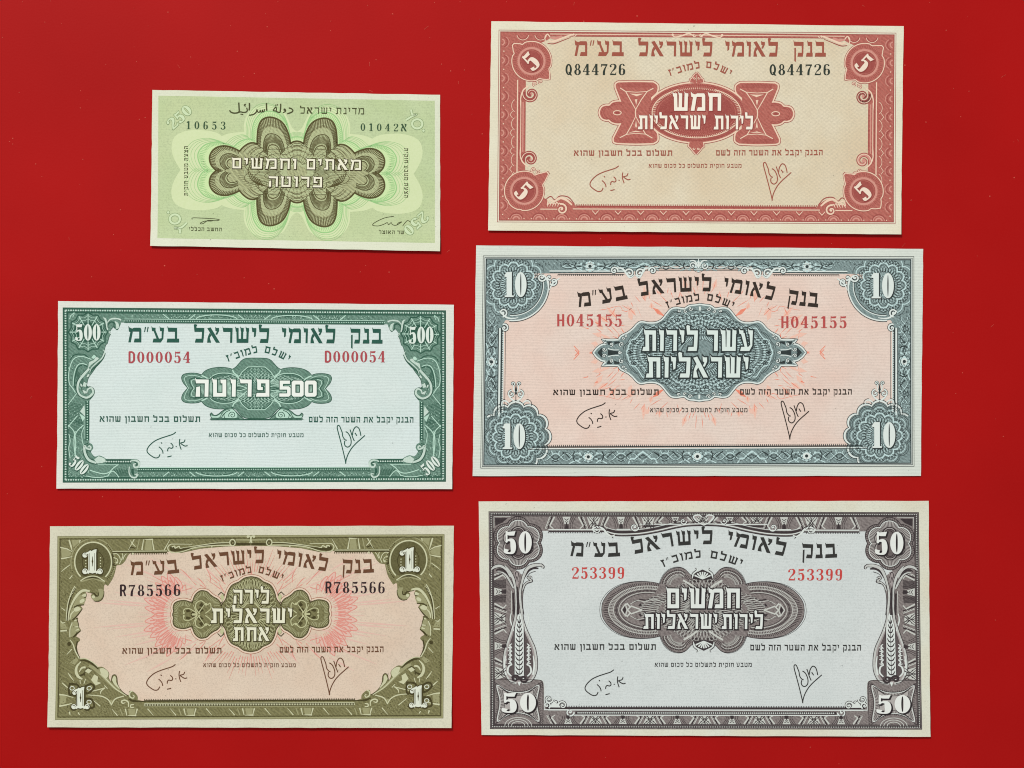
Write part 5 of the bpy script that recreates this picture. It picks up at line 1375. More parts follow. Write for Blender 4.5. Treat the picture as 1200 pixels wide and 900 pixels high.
    dv = Draw(n, 'corner_oval', ink('olive_oval', (92, 88, 54), (120, 116, 80), .45), 6, fr).mirror(None, X)
    dv.poly(scale_about(ov, oc, .955) + [(p[0], p[1] - .9) for p in cut]); dv.build_each()
    dd.line(ell(oc[0], oc[1], 12.6, 13.6, 30, -1.3, 1.3), .9); dd.line(ell(oc[0], oc[1], 12.6, 13.6, 30, math.pi - 1.3, math.pi + 1.3), .9)
    for s in (-1, 1):
        for k in range(4): dl.dot(oc[0] + s * 8.6, oc[1] - 5 + 3.4 * k, .8, 6); dm.line(spl([(oc[0] + s * (12 + k % 2), oc[1] - 7 + 4 * k), (oc[0] + s * 14.6, oc[1] - 5 + 4 * k), (oc[0] + s * 12, oc[1] - 3.4 + 4 * k)], 3), 1.1)
    dm.line(z8([(415, 740), (590, 690), (755, 745)]), 1.6)
    # acanthus scroll and leaves down the side
    A = [(270, 560, 1.5), (285, 380, 2.0), (340, 230, 2.6), (420, 100, 3.2), (500, 20, 3.6), (600, -20, 3.6), (720, 0, 3.6)]
    dl.line(z1(spl([(300, 560, 1), (320, 400, 1.6), (380, 240, 2.2), (460, 110, 2.8), (560, 30, 3), (680, 40, 2)], 6)), 1); dm.line(z1(spl([(340, 540, 1.4), (360, 420, 2.4), (430, 260, 3), (500, 170, 3.4)], 6)), 1); dl.line(z1(spl([(265, 560, .8), (275, 420, 1.1), (300, 240, 1.2), (360, 60, 1.2), (420, -50, 1)], 6)), 1); dd.line(z1(spl([(285, 560, .8), (300, 330, 1.6), (350, 130, 2.4), (420, 0, 2.2)], 6)), 1)
    dl.beads(*z1([(345, 130), (430, -20)]), 1.9, .6)
    dm.poly(z1(spl([(900, 0), (925, 70), (890, 160), (820, 200), (760, 205), (720, 170), (710, 120), (770, 140), (830, 120), (840, 60), (820, 0)], 4))); dl.dot(*z1([(745, 140)])[0], 1.9, 10); dd.line(z1(spl([(700, 70, 1), (760, 80, 1.6), (790, 120, 2), (830, 120, 1), (840, 60, .8)], 5)), 1); dd.line(z1(spl([(930, 40, .7), (925, 120, .8), (890, 190, .8), (820, 225, .7), (750, 210, .6)], 5)), 1)
    dd.line(z1(spl([(455, 105, 1), (520, 40, 2.4), (600, 30, 2), (660, 60, 1)], 5)), 1)
    dm.poly(z1([(470, 120), (620, 80), (610, 200), (570, 280), (480, 290), (410, 320), (380, 300)])); dl.poly(z1(spl([(540, 110), (600, 80), (620, 110), (600, 140), (550, 130)], 3))); dl.poly(z1(spl([(500, 210), (560, 170), (590, 200), (560, 240), (510, 250)], 3))); dd.line(z1(spl([(625, 100, .8), (600, 150, 1.2), (555, 115, .8)], 4)), 1); dd.line(z1(spl([(400, 330, .8), (470, 290, 1.6), (580, 280, 1)], 4)), 1)
    dm.poly(z1([(400, 360), (470, 320), (540, 345), (510, 410), (450, 480), (380, 540), (350, 540), (340, 480)])); dl.poly(z1(spl([(400, 350), (460, 310), (520, 340), (500, 380), (440, 400), (400, 390)], 3))); dd.line(z1(spl([(552, 345, .8), (500, 420, 1.2), (440, 490, 1.4), (370, 550, 1)], 4)), 1); dl.line(z1(spl([(330, 540, 1), (350, 450, 1.6), (400, 390, 1)], 4)), 1)
    dm.poly(z1([(370, 600), (430, 540), (470, 600), (490, 690), (510, 730), (430, 790), (380, 840), (330, 850)])); dl.line(z1(spl([(330, 850, 1), (335, 700, 1.3), (375, 590, 1)], 4)), 1); dl.line(z1([(410, 560, 1), (450, 545, 1.8)]), 1); dl.line(z1([(420, 670, .8), (480, 660, 1.8)]), 1); dl.line(z1([(430, 730, .8), (490, 710, 2)]), 1); dd.line(z1(spl([(520, 735, 1), (450, 790, 2), (395, 850, 1.6)], 4)), 1); dd.line(z1(spl([(440, 510, 1), (475, 590, .8), (490, 680, .8)], 4)), 1)
    dl.line(z1([(165, 560, .6), (200, 600, 1.2), (250, 590, .8)]), 1); dl.line(z1([(165, 740, 1.8), (280, 730, 1.8)]), 1); dm.poly(z1([(160, 570), (250, 620), (290, 700), (170, 700)])); dl.line(z1([(175, 330, .5), (250, 380, 1.2)]), 1)
    dl.line(z2(spl([(240, -60, .8), (280, 0, 1.4), (310, 90, 1.4), (360, 180, 1.2)], 5)), 1); dd.line(z2(spl([(335, -40, 1.4), (320, 40, 1.6), (335, 120, 2.2), (365, 170, 1)], 5)), 1); dl.line(z2([(265, 60, 1.2), (200, 130, .6)]), 1); dd.dot(*z2([(230, -5)])[0], 2.4, 8)
    # sweeping lower corner
    dl.line(z2(spl([(370, 182, 1), (440, 182, 1.2), (530, 228, 1.2), (600, 290, 1)], 5)), .8); dd.line(z2(spl([(365, 205, .8), (430, 205, 2), (510, 235, 2.4), (600, 315, 1)], 5)), 1); dm.line(z2(spl([(480, 270, 3), (560, 310, 4), (660, 400, 4), (800, 540, 3), (950, 640, 1.6)], 6)), 1); dl.line(z2(spl([(620, 370, .8), (700, 440, 1.2), (820, 560, 1.2), (960, 650, .8)], 6)), 1)
    dl.line(z2(spl([(380, 220, 1), (330, 280, 2.4), (320, 350, 3.2), (350, 410, 3), (400, 440, 1.6)], 6)), 1); dl.line(z2(spl([(360, 350, 1), (390, 300, 2), (440, 290, 2.2)], 5)), 1); dd.line(z2(spl([(420, 400, 1), (440, 330, 1.6), (480, 300, 1), (520, 340, .8)], 5)), 1); dd.line(z2(spl([(340, 390, .8), (390, 390, 2), (430, 360, 1)], 5)), 1); dl.poly(z2([(430, 340), (470, 305), (520, 330), (480, 370)])); dl.poly(z2([(510, 450), (550, 380), (600, 410), (590, 470), (640, 490), (570, 520)])); dm.poly(z2([(240, 230), (320, 170), (350, 200), (300, 260)]))
    dl.poly(z2(spl([(615, 310), (660, 300), (720, 340), (730, 390), (700, 430), (640, 380)], 3))); dd.line(z2(spl([(650, 310), (690, 335), (665, 350), (710, 350), (725, 390)], 3)), .9); dl.poly(z2(spl([(775, 450), (800, 400), (825, 420), (830, 480), (880, 570), (840, 540), (800, 500)], 3))); dd.line(z2(spl([(765, 470, 1), (780, 400, 1), (815, 385, 1), (838, 420, 1), (850, 510, 1), (900, 590, 1), (980, 650, 1)], 5)), .8); dd.dot(*z2([(805, 410)])[0], .9, 6)
    dl.line(z2(spl([(1040, 640, .6), (1060, 655, 1), (1045, 680, 1.2), (1005, 660, 1.4), (1005, 610, 1.4), (1040, 590, 1)], 5)), 1.1); dd.line(z2(spl([(985, 690, 1), (1050, 715, 2.4), (1110, 720, 1.6), (1193, 722, 1)], 5)), 1); dl.line(z2(spl([(950, 735, .8), (915, 745, 1.4), (900, 720, 1.6), (940, 705, 1.6), (985, 730, 1.6), (990, 790, 1)], 5)), 1); dl.line(z2(spl([(1060, 760, 1), (1020, 765, 1.4), (1020, 795, 1.4), (1060, 795, 1)], 4)), 1)
    for p in ([(215, 360, .6), (250, 410, 1.4), (290, 460, .6)], [(140, 485, .8), (180, 520, 1.6), (215, 550, .8)], [(110, 635, 1.8), (190, 645, 1.4), (290, 675, .6)], [(110, 780, 2), (200, 765, 1.6), (270, 745, .8)], [(470, 605, .8), (600, 575, 1.2), (690, 550, 1)], [(690, 550, 1), (640, 590, 1.4), (630, 630, .6)], [(470, 640, .8), (640, 655, 1.4), (730, 700, 1.4), (770, 760, 1.2)], [(770, 770, 1.2), (820, 690, 1.6), (930, 655, 1.2)], [(530, 700, .8), (630, 780, 1.2)], [(680, 520, 1), (720, 560, 1)], [(240, 850, 2), (250, 890, 1)], [(350, 860, 1.4), (370, 890, 1)], [(440, 440, 1), (420, 500, 1)], [(370, 450, 1.2), (375, 500, .8)]): dl.line(z2(spl(p, 4)), .95)
    dm.poly(z2([(115, 640), (200, 660), (190, 740), (115, 770)]))
    dm.poly(z2([(735, 720), (770, 765), (800, 720), (770, 700)]))
    rn = random.Random(2)
    for i in range(260):
        x, y = rn.uniform(70, 92), rn.uniform(660, 835)
        (dd if i % 2 else dm).line([(x, y), (x + rn.uniform(-.9, .9), y + rn.uniform(.5, 1.6))], .5)
    for i in range(160):
        x, y = rn.uniform(92, 150), rn.uniform(816, 838)
        if x - 92 < (y - 790) * 1.6: (dd if i % 2 else dm).line([(x, y), (x + rn.uniform(.4, 1.6), y + rn.uniform(-.8, .8))], .5)
    dm.build(); dd.build(); dl.build()
    # ornate figure 1 at each corner
    wht = ink('figure_white', (226, 230, 212), (210, 214, 194), .3)
    def figure(x, y, hgt, lowr):
        k = hgt / 29.0
        d = Draw(n, 'corner_numeral', wht, 10); e = Draw(n, 'numeral_shade', dark, 9); m = Draw(n, 'numeral_engraving', dark, 11)
        stem = [(x - 5 * k, y - 11 * k), (x - 3 * k, y - 13.5 * k), (x - 1 * k, y - 12.6 * k), (x + 1.6 * k, y - 14.2 * k), (x + 5 * k, y - 14.8 * k), (x + 4.4 * k, y - 10 * k), (x + 4.4 * k, y + 11 * k), (x + 5 * k, y + 13.4 * k), (x, y + 14.6 * k), (x - 5 * k, y + 13.4 * k)]
        d.poly(stem); e.line(stem, 2.4, True); e.poly([(p[0] + 2.4 * k, p[1] + .6) for p in stem])
        balls = [(-9, 12, 3.4), (9, 12, 3.4)] + ([(-9.2, -7.6, 3.0)] if not lowr else [(-8.4, -6.6, 2.8)])
        for bx, by, br in balls:
            d.dot(x + bx * k, y + by * k, br * k, 14); e.dot(x + bx * k, y + by * k + .7, br * k + 1.3, 14); m.line(ell(x + bx * k, y + by * k, br * .55 * k, br * .55 * k, 8, -2.6, .6), .7)
        for s in (-1, 1): d.line([(x + s * 9 * k, y + 12.6 * k, 2.4), (x + s * 4 * k, y + 13.4 * k, 3)], 1)
        d.line([(x - 9 * k, y - 9 * k, 1.6), (x - 4 * k, y - 11 * k, 2.4)], 1)
        if lowr:
            for P in (spl([(x - 13, y - 16), (x - 4, y - 15), (x - 3, y - 9), (x - 12, y - 3), (x - 14, y - 9)], 4), spl([(x + 5, y - 13), (x + 12, y - 16), (x + 16, y - 12), (x + 10, y - 6), (x + 6, y - 5)], 4), spl([(x + 6, y + 1), (x + 13, y + 2), (x + 16, y + 10), (x + 10, y + 12), (x + 6, y + 8)], 4)): e.line(P, 2.2, True)
            for p in ((-10, -11), (10, -11), (10, 5)): d.ring(x + p[0], y + p[1], 2.6, 2.2, .8, 10)
        m.line([(x, y - 6 * k, .5), (x, y - 2 * k, 1), (x, y, 2), (x, y + 2 * k, 1), (x, y + 6 * k, .5)], 1); m.line([(x - 3.6 * k, y - 10 * k), (x - 3.6 * k, y + 11 * k)], .35); m.line([(x + 2.6 * k, y - 10 * k), (x + 2.6 * k, y + 11 * k)], .45)
        o = d.build(); e.parent = o; m.parent = o; e.build(); m.build()
    figure(108.6, 657.8, 28, False); figure(480.2, 655.4, 28, False); figure(95.0, 817.2, 25, True); figure(490.2, 815.4, 25, True)
    # medallion: two clovers and a centre lobe
    z = Z(195, 670, 10.909)
    tp = chain([(86, 540), (98, 500), (92, 455), (110, 405), (160, 378), (230, 370), (290, 385), (335, 405)], [(335, 405), (350, 350), (375, 295), (420, 255), (460, 244), (520, 258), (560, 295), (610, 330), (650, 350), (688, 395), (700, 452)], [(700, 452), (730, 400), (765, 350), (785, 280), (810, 220), (850, 170), (935, 132)], [(935, 132), (1000, 85), (1082, 66)], n=5)
    up = z(tp)
    dn = [n.i2p(u, 2 * n.p2i(*C)[1] - v) for u, v in [n.p2i(*p) for p in up]]
    L = dn[::-1] + up[1:]
    R = [n.i2p(2 * n.p2i(*C)[0] - u, v) for u, v in [n.p2i(*p) for p in L]]
    OUT = L + R[::-1][1:-1]
    d = Draw(n, 'medallion', ink('olive_field', (112, 108, 70), (150, 146, 106), .5, engrave=.2), 8); d.poly(OUT); md = d.build()
    d = Draw(n, 'medallion_halo', ink('halo_cream', (230, 208, 184), (222, 194, 172), .3), 5, md); d.line(OUT, 5.6, True); d.build()
    d = Draw(n, 'medallion_halo', ink('halo_line', (160, 92, 70), (180, 120, 96), .3), 4, md); d.line(OUT, 6.8, True); d.build()
    d = Draw(n, 'medallion_edge', dark, 7, md); d.line(OUT, 1.9, True); d.build()
    Q4 = ('', 'x', 'y', 'xy')
    dd = Draw(n, 'medallion_shadow', dark, 9, md).mirror(C, Q4); dl = Draw(n, 'medallion_highlight', ink('clover_light', (196, 196, 152), (176, 176, 132), .35), 10, md).mirror(C, Q4)
    K = z([(400, 538)])[0]
    lfL = z(spl([(86, 540), (98, 500), (92, 455), (110, 405), (160, 378), (230, 370), (290, 385), (335, 405)], 8)); lfT = z(spl([(335, 405), (350, 350), (375, 295), (420, 255), (460, 244), (520, 258), (560, 295), (610, 330), (650, 350), (688, 395), (700, 452)], 8))
    dl.radial(lfL, z([(230, 538)])[0], .62, .95, .42); dl.radial(lfT, z([(470, 420)])[0], .62, .95, .42)
    dd.radial(lfL, z([(230, 538)])[0], .8, 1, .5); dd.radial(lfT, z([(470, 420)])[0], .8, 1, .5)
    top = z(spl([(785, 280), (810, 220), (850, 170), (935, 132), (1000, 85), (1082, 66)], 8)); dl.radial(top, C, .7, .97, .45); dd.radial(top, C, .88, 1, .5)
    for h in ([(430, 538), (380, 470), (385, 400), (450, 370), (520, 420), (560, 400), (570, 470), (500, 530)], ): dl.line(z(spl(h, 5)), 1.1)
    dl.line(z(spl([(400, 538), (350, 500), (290, 470), (230, 480), (220, 538)], 5)), 1.0); dl.line(z([(400, 538), (330, 538)]), 1.2); dl.line(z([(390, 530, 1.4), (345, 420, .5)]), 1); dl.line(z([(410, 530, 1.4), (500, 400, .5)]), 1); dl.dot(*z([(510, 415)])[0], 1.6, 8); dl.dot(*z([(225, 525)])[0], 1.2, 8)
    for p in ([(395, 500), (430, 460), (480, 490), (440, 520)], [(310, 538), (335, 505), (370, 520), (350, 538)], [(260, 520), (250, 490), (290, 480), (320, 505)], [(420, 430), (450, 390), (490, 430), (450, 450)]): dd.poly(z(p))
    dd.line(z([(700, 455), (740, 500), (800, 538)]), 1.2); dl.line(z(spl([(820, 430), (880, 470), (960, 470), (1020, 420)], 4)), 1); dl.line(z([(740, 500), (850, 600)]), .8); dd.line(z(spl([(790, 300), (850, 330), (860, 420), (820, 460)], 4)), .7); dl.line(z(spl([(1000, 440), (1040, 400), (1082, 410)], 4)), 1.1)
    dl.poly(z([(690, 310), (720, 280), (745, 330), (710, 390)])); dd.line(z([(660, 300), (700, 260), (740, 290), (710, 400)]), .9)
    for q in (dl, dd): q.mirror(C, ())
    lace(dl, dd, C, 31, 41, 12, 8, .35)
    dd.build(); dl.build()
    dt = Draw(n, 'medallion_text', ink('letter_ivory', (232, 230, 204), (222, 220, 192), .25), 13, md); do = Draw(n, 'medallion_text_edge', dark, 12, md)
    for w, a, b, y, h in (('לירה', 273.2, 316, 707.2, 16.2), ('ישראלית', 247.4, 342.6, 730, 17), ('אחת', 273.2, 316, 751, 16)): text(dt, w, a, b, y, h, BLOCK, .15, out=do, ow=1.0, shift=(.25, .3))
    do.build(); dt.build()
    im = ink('umber_text', (104, 68, 46), (124, 90, 66), .25)
    bank_text(n, im, [(153.3, 210.3), (226.3, 310), (323.7, 383), (400.3, 438.3)],
              curve_y([(150, 674), (170, 673.6), (190, 673), (206, 671.6), (222, 668.8), (234, 666.6), (265, 662.6), (300, 660), (320, 660.4), (338, 662.2), (360, 665.5), (380, 669), (405, 671.6), (420, 671.6), (440, 670.6)]), 15.8,
              [(260.3, 295.5), (302, 330)], curve_y([(261, 681.6), (268, 679), (278, 675.4), (292, 671.6), (299, 670.8), (306, 671.8), (318, 675.6), (331, 681)]), 7.6,
              [(143.3, 260, 766, 765.6, 6.6), (327.5, 449.5, 764.6, 764, 6.6)], (238.3, 346.7, 781.6, 4.4), [(205.8, 778.3), (386.2, 814.2)],
              [('R785566', 140, 212, curve_y([(138, 698.6), (175, 698.4), (214, 698)]), 13.4), ('R785566', 380.8, 451.3, 695, 13.4)], ink('serial_dark', (50, 36, 38), (76, 58, 58), .2))

# ================================================================== purple-grey 50 note
def note_50():
    n = Note('purple-grey bordered 50 banknote with a pale blue ground, the lowest note on the right',
             [(560.9, 587.6), (1088.0, 586.8), (1089.7, 862.8), (564.3, 860.8)],
             [(572.6, 599.3), (1076.4, 600.2), (1079.8, 854.3), (574.3, 853.8)], .05, .5, .14)
    sheet(n, paper_mat('paper_50', (226, 226, 208), (222, 218, 196), rib=.06, fleck=.14, stain=(216, 224, 214)), 6)
    W, H = n.W, n.H
    X = ('', 'x')
    d = Draw(n, 'tint_panel', paper_mat('ice_tint', (217, 223, 220), (212, 218, 215), rib=.1, fleck=.16, stain=(222, 225, 222)), 1)
    d.ideal = True; d.rect(6, 6, W - 6, H - 6); d.build()
    plum = ink('plum_ink', (116, 107, 105), (166, 158, 153), .5, engrave=.22)
    dark = ink('plum_dark', (56, 48, 50), (82, 74, 74), .3)
    lite = ink('plum_light', (204, 206, 198), (182, 182, 176), .35)
    pale = ink('plum_pale', (222, 228, 222), (206, 212, 206), .3)
    mid = ink('plum_mid', (160, 150, 148), (180, 172, 168), .4)
    z5, z6, z7 = Z(565, 592, 12), Z(565, 660, 15), Z(565, 715, 6.2069)
    TLp, BLp = n.i2p(0, 0), n.i2p(0, H)
    C5 = z5([(507, 530)])[0]
    d = Draw(n, 'border_frame', plum, 2); d.ideal = True
    d.rect(0, 0, W, 8); d.rect(0, H - 25.6, W, H)
    # top band, its lower edge rising to a shallow arch over the title
    rise = [(W / 2, 16.2), (W / 2 - 18, 16.8), (W / 2 - 34, 19.4), (W / 2 - 54, 24), (W / 2 - 76, 27.6), (W / 2 - 100, 28.4), (W / 2 - 112, 26), (W / 2 - 118, 22.6)]
    rs = spl(rise, 5)
    d.poly([(0, 4), (W, 4), (W, 22.6)] + [(W - u, v) for u, v in rs[::-1]][0:] + rs[1:] + [(0, 22.6)])
    d.ideal = False; d.mirror(None, X)
    hexa = lobed(C5[0], C5[1], 28.5, 2.4, 6, 144, math.pi / 6)
    d.poly(hexa)
    sq = z7(chain([(60, 500), (380, 500)], [(380, 500), (440, 510), (452, 560)], [(452, 560), (452, 720)], n=3))
    d.poly([TLp, (595, 600)] + z5([(500, 800), (500, 880)]) + z6([(600, 130), (700, 200), (720, 420), (705, 900)]) + z7(spl([(262, -20), (262, 60)], 3))[1:] + z7([(262, 500)]) + sq + [(640, 828), (640, 853), BLp])
    fr = d.build()
    dd = Draw(n, 'border_shadow', dark, 3, fr); dl = Draw(n, 'border_highlight', lite, 4, fr); dm = Draw(n, 'border_midtone', mid, 3, fr); dp = Draw(n, 'scroll_print', pale, 6, fr); de = Draw(n, 'scroll_print_edge', dark, 5, fr); dk = Draw(n, 'border_engraving', dark, 7, fr)
    ALL = (dd, dl, dm, dp, de, dk)
    for q in ALL: q.ideal = True
    dd.line([(2.9, 2.9), (W - 2.9, 2.9), (W - 2.9, H - 2.9), (2.9, H - 2.9)], 3, True); dd.line([(.3, .3), (W - .3, .3), (W - .3, H - .3), (.3, H - .3)], .7, True); dd.line([(5.2, 5.2), (W - 5.2, 5.2), (W - 5.2, H - 5.2), (5.2, H - 5.2)], 1, True)
    for p, q in (((3, 2.7), (W - 3, 2.7)), ((3, H - 2.7), (W - 3, H - 2.7)), ((2.9, 3), (2.9, H - 3)), ((W - 2.9, 3), (W - 2.9, H - 3))): dl.beads(p, q, 2.05, .66, .66)
    # pyramids and lattice along the bands
    def pattern(p, q, t0, skip, flip=1, low=None):
        L = math.dist(p, q); ux, uy = (q[0] - p[0]) / L, (q[1] - p[1]) / L; vx, vy = -uy * flip, ux * flip
        def T(a, b): return (p[0] + ux * a + vx * b, p[1] + uy * a + vy * b)
        per = 63.8; k = int(L / per) + 2; m = L / 2 + per / 2 - 1.5
        for i in range(-k, k + 1):
            c = m + i * per; t = low if low and abs(c - L / 2) < 70 else t0
            if skip < c < L - skip:
                dl.poly([T(c - 4.6, 0), T(c + 4.6, 0), T(c + 2.4, t * .62), T(c - 2.4, t * .62)]); dk.poly([T(c - 1.9, t), T(c + 1.9, t), T(c + 1.2, t * .62), T(c, t * .5), T(c - 1.2, t * .62)])
                dk.line([T(c - 2.6, t * .16), T(c, t * .3), T(c + 2.6, t * .16)], .7); dk.line([T(c - 2, t * .36), T(c, t * .5), T(c + 2, t * .36)], .6); dl.dot(*T(c, t * .74), .8, 6)
                for j in (-3, -2, -1, 1, 2, 3): dd.line(spl([T(c + j * 2.4 + 3.6 * (1 if j > 0 else -1), 0), T(c + j * 2.2, t * .6), T(c + j * 2.4, t)], 3), .6)
            for s in (-1, 1):
                e = c + s * 16
                if skip < e < L - skip:
                    dl.line([T(e - s * 2, 0), T(e + s * 3.6, t * .75)], 1.8); dl.line([T(e + s * 3.6, t * .75), T(e - s * .5, t)], 1.2); dd.line([T(e + s * 1, 0), T(e + s * 6, t)], 1.6)
                    dl.beads(T(e + s * 2.4, 0), T(e + s * 7.4, t), 1.8, .5); dl.line([T(e + s * 3.6, 0), T(e + s * 9, t)], .9)
            e = c + per / 2
            if skip < e < L - skip:
                dl.poly([T(e - 8, 0), T(e + 8, 0), T(e + 4, t * .9), T(e - 4, t * .9)])
                for a, b in ((-7, 4), (7, -4), (-4, 7), (4, -7), (-1, 3), (1, -3)): dk.line([T(e + a, 0), T(e + b, t * .95)], .7)
                for j in range(-3, 4): dk.dot(*T(e + 2.1 * j, t * (.3 + .3 * (j % 2))), .65, 5)
    pattern((0, 6), (W, 6), 14, 66, low=7.5); pattern((0, H - 6), (W, H - 6), 10, 72, -1)
    pattern((6, 0), (6, H), 14, 62, -1); pattern((W - 6, 0), (W - 6, H), 14, 62, 1)
    # rules of the bottom band
    a = 76
    dd.line([(a - 10, H - 24.4), (W - a + 10, H - 24.4)], 2.2); dd.teeth((a - 6, H - 25.4), (W - a + 6, H - 25.4), 1.95, -1.8, .8); dp.line([(68, H - 22.3), (W - 68, H - 22.3)], 1.3); dd.line([(a + 24, H - 18.9), (W - a - 24, H - 18.9)], 3.4); dp.beads((a + 27, H - 18.9), (W - a - 27, H - 18.9), 2.25, .85, .8); dp.line([(a + 22, H - 16.2), (W - a - 22, H - 16.2)], 1.1)
    for q in ALL: q.sym = [None, ((W / 2, H / 2), -1, 1)]
    volute(dp, de, a + 17.5, H - 19.6, 5, 0, 1.3, 1.8, .9); dm.dot(a + 17.5, H - 19.6, 4, 12)
    # rules of the top band with its shallow arch
    dp.line([(70, 21.2), (134, 21.2)], 1.2); dd.line([(70, 23.4), (136, 23.4)], 1.4); dd.teeth((70, 24), (132, 24), 1.95, 1.4, .8)
    c = W / 2
    arch = rs[:-4]
    dp.line([(u, v - 2.2) for u, v in arch], 1.1); de.line([(u, v - .2) for u, v in arch], 1.3); de.line([(u, v - 4.6, .6 + .1 * min(k, 20)) for k, (u, v) in enumerate(arch)], 1); dp.line([(u, v - 6.8) for u, v in arch[8:]], .6)
    dp.line([(150, 20.6), (166, 20.6)], 1); dp.line([(178, 14.6), (226, 14.6)], 1); de.poly([(182, 18), (200, 17.6), (214, 15.8), (182, 15.8)]); volute(dp, de, 171, 18, 5, 0, 1.3, 1.6, .8); dm.dot(171, 18, 3.6, 10)
    dp.line(spl([(124, 24, 1.2), (122, 20, 1.6), (128, 18, 1.8), (134, 20, 2), (139, 26, 2.4), (144, 28.6, 1.6), (148, 27, 1)], 5), 1); de.line(spl([(121, 22, .8), (126, 16.4, 1), (134, 18, 1), (140, 24, 1), (146, 31, 1)], 5), 1); volute(dp, de, 126.6, 21.8, 3.4, 0, 1.2, 1.2, .7)
    dm.poly(spl([(c - 2, 6), (c - 8, 4), (c - 13, 6), (c - 8, 12), (c - 2, 14)], 4)); dp.line(spl([(c - 2, 6, 1), (c - 6, 3.6, 1.4), (c - 12, 5.6, 1.4), (c - 8, 11, 1.6), (c, 15.6, 1.2)], 5), 1); de.line(spl([(c - 14, 5, .8), (c - 9, 12.6, 1), (c, 17, 1)], 5), 1); dp.dot(c, 11, 1.4, 8); dm.line(spl([(c - 14, 8, 2), (c - 20, 12, 3.4), (c - 26, 14, 2.4)], 5), 1); volute(dp, de, c - 24, 11, 4, 0, 1.2, 1.2, .8)
    for q in ALL: q.ideal = False; q.mirror(None, X)
    # rosette of the upper numerals
    dd.radial(lobed(*C5, 28.5, 2.4, 6, 144, math.pi / 6), C5, .8, 1.0, .62); dd.line(hexa, .9, True)
    star5 = z7(spl([(108, 545), (180, 585), (262, 598), (340, 585), (412, 545), (398, 640), (398, 700), (412, 805), (340, 762), (262, 745), (180, 762), (112, 805), (128, 700), (128, 640)], 5, True))
    lob6 = lobed(*C5, 24.0, 2.6, 6, 144, math.pi / 6, power=.8)
    dg = Draw(n, 'corner_rosette', ink('plum_web', (172, 166, 162), (196, 192, 186), .4), 5, fr).mirror(None, X); dg.poly(lob6); ds5 = Draw(n, 'corner_star', dg.mat, 5, fr).mirror(None, X); ds5.poly(star5); ds5.build_each()
    dl2 = Draw(n, 'rosette_print_edge', pale, 6, fr).mirror(None, X); dl2.line(lob6, .8, True); dl2.line(star5, .8, True); dl2.build(); dg.build_each(); dk.radial(lob6, C5, .7, .98, .6, 2.0)
    dk2 = Draw(n, 'corner_rosette', ink('plum_well', (98, 89, 88), (130, 121, 118), .4), 7, fr).mirror(None, X); dk2.poly(lobed(C5[0], C5[1] + .2, 15.4, 1.6, 6, 100, math.pi / 6)); dk2.build_each()
    dk.line(lobed(*C5, 25.2, 2.6, 6, 144, math.pi / 6, power=.8), .5, True); dk.line(lobed(*C5, 17, 2.2, 6, 100, math.pi / 6, power=.8), 1, True); dm.line(lobed(*C5, 14.6, 2, 6, 100, math.pi / 6), .8, True)
    for s in (-1, 1):
        for r in (3, 5, 7): dk.line(ell(C5[0], C5[1] + s * 12, r * 1.2, r, 12, 0 if s > 0 else math.pi, math.pi if s > 0 else 2 * math.pi), 1)
    dd.poly([TLp, (600, 600), (578, 622), (573, 632)]) if False else None
    dd.poly(z5([(180, 180), (360, 180), (290, 240), (185, 290)])); dl.line(z5([(165, 320), (165, 160), (400, 158)]), .6)
    # branching trunk and leaves
    def both(P, w):
        de.line([(x, y, q * w + 1.3) for x, y, q in P], 1); dlf.line(P, w)
    dlf = Draw(n, 'leaf_print', ink('plum_leaf', (204, 207, 201), (172, 168, 164), .5), 6, fr).mirror(None, X)
    both(z6(spl([(400, 40, 1), (470, 130, 2.6), (540, 260, 3), (580, 420, 2.2), (600, 640, 2), (590, 900, 1.6)], 6)), 1); both(z6(spl([(160, 110, 1.2), (230, 60, 2.6), (330, 50, 2.6), (430, 120, 2), (500, 240, 2)], 6)), 1.1); de.line(z6(spl([(240, 130, 1), (300, 105, 2), (380, 130, 2.2), (450, 220, 1.4)], 6)), 1.1); both(z6(spl([(270, 150, .8), (350, 160, 1.4), (420, 210, 2), (490, 320, 2.4), (550, 440, 1.6)], 6)), 1)
    both(z6(spl([(1060, 90, 1), (1070, 50, 1.6), (1010, 30, 2.2), (900, 40, 3), (800, 90, 3), (740, 200, 2.6), (700, 330, 2), (670, 480, 2), (670, 650, 2.2), (700, 900, 2)], 6)), 1.15); de.line(z6(spl([(990, 90, 1.4), (900, 85, 2.4), (820, 130, 2.2), (760, 220, 1.6), (720, 300, 1)], 6)), 1.1); both(z6(spl([(860, 240, 1.6), (800, 250, 1), (870, 310, 1.8), (800, 330, 1.4), (740, 390, 1.6), (710, 480, 1)], 6)), 1)
    dk.line(z6(spl([(1085, 90, .8), (1090, 50, .8), (1040, 5, .8)], 4)), 1); dk.line(z6(spl([(880, 270, .8), (870, 330, .8), (770, 370, .8), (730, 480, .8), (712, 600, .8), (716, 760, .8), (735, 900, .8)], 5)), .8); dk.line(z6(spl([(790, 230, .8), (850, 225, .8), (880, 250, .8)], 4)), .8); dk.line(z6(spl([(800, 220, .7), (850, 170, .8), (940, 140, .8)], 4)), .8)
    dm.poly(z6([(560, 150), (610, 130), (660, 150), (650, 330), (610, 410), (570, 330)])); dk.line(z6(spl([(575, 250), (590, 160), (630, 160), (650, 250)], 4)), .9); dk.line(z6(spl([(590, 320), (610, 230), (635, 330)], 4)), .7)
    dk.line(z6(spl([(615, 420, 1.6), (622, 560, 2.4), (628, 720, 2.4), (630, 900, 3.4)], 5)), 1); dd.line(z6([(545, 520), (560, 900)]), 2.2); dl.line(z6([(515, 480), (515, 900)]), .8)
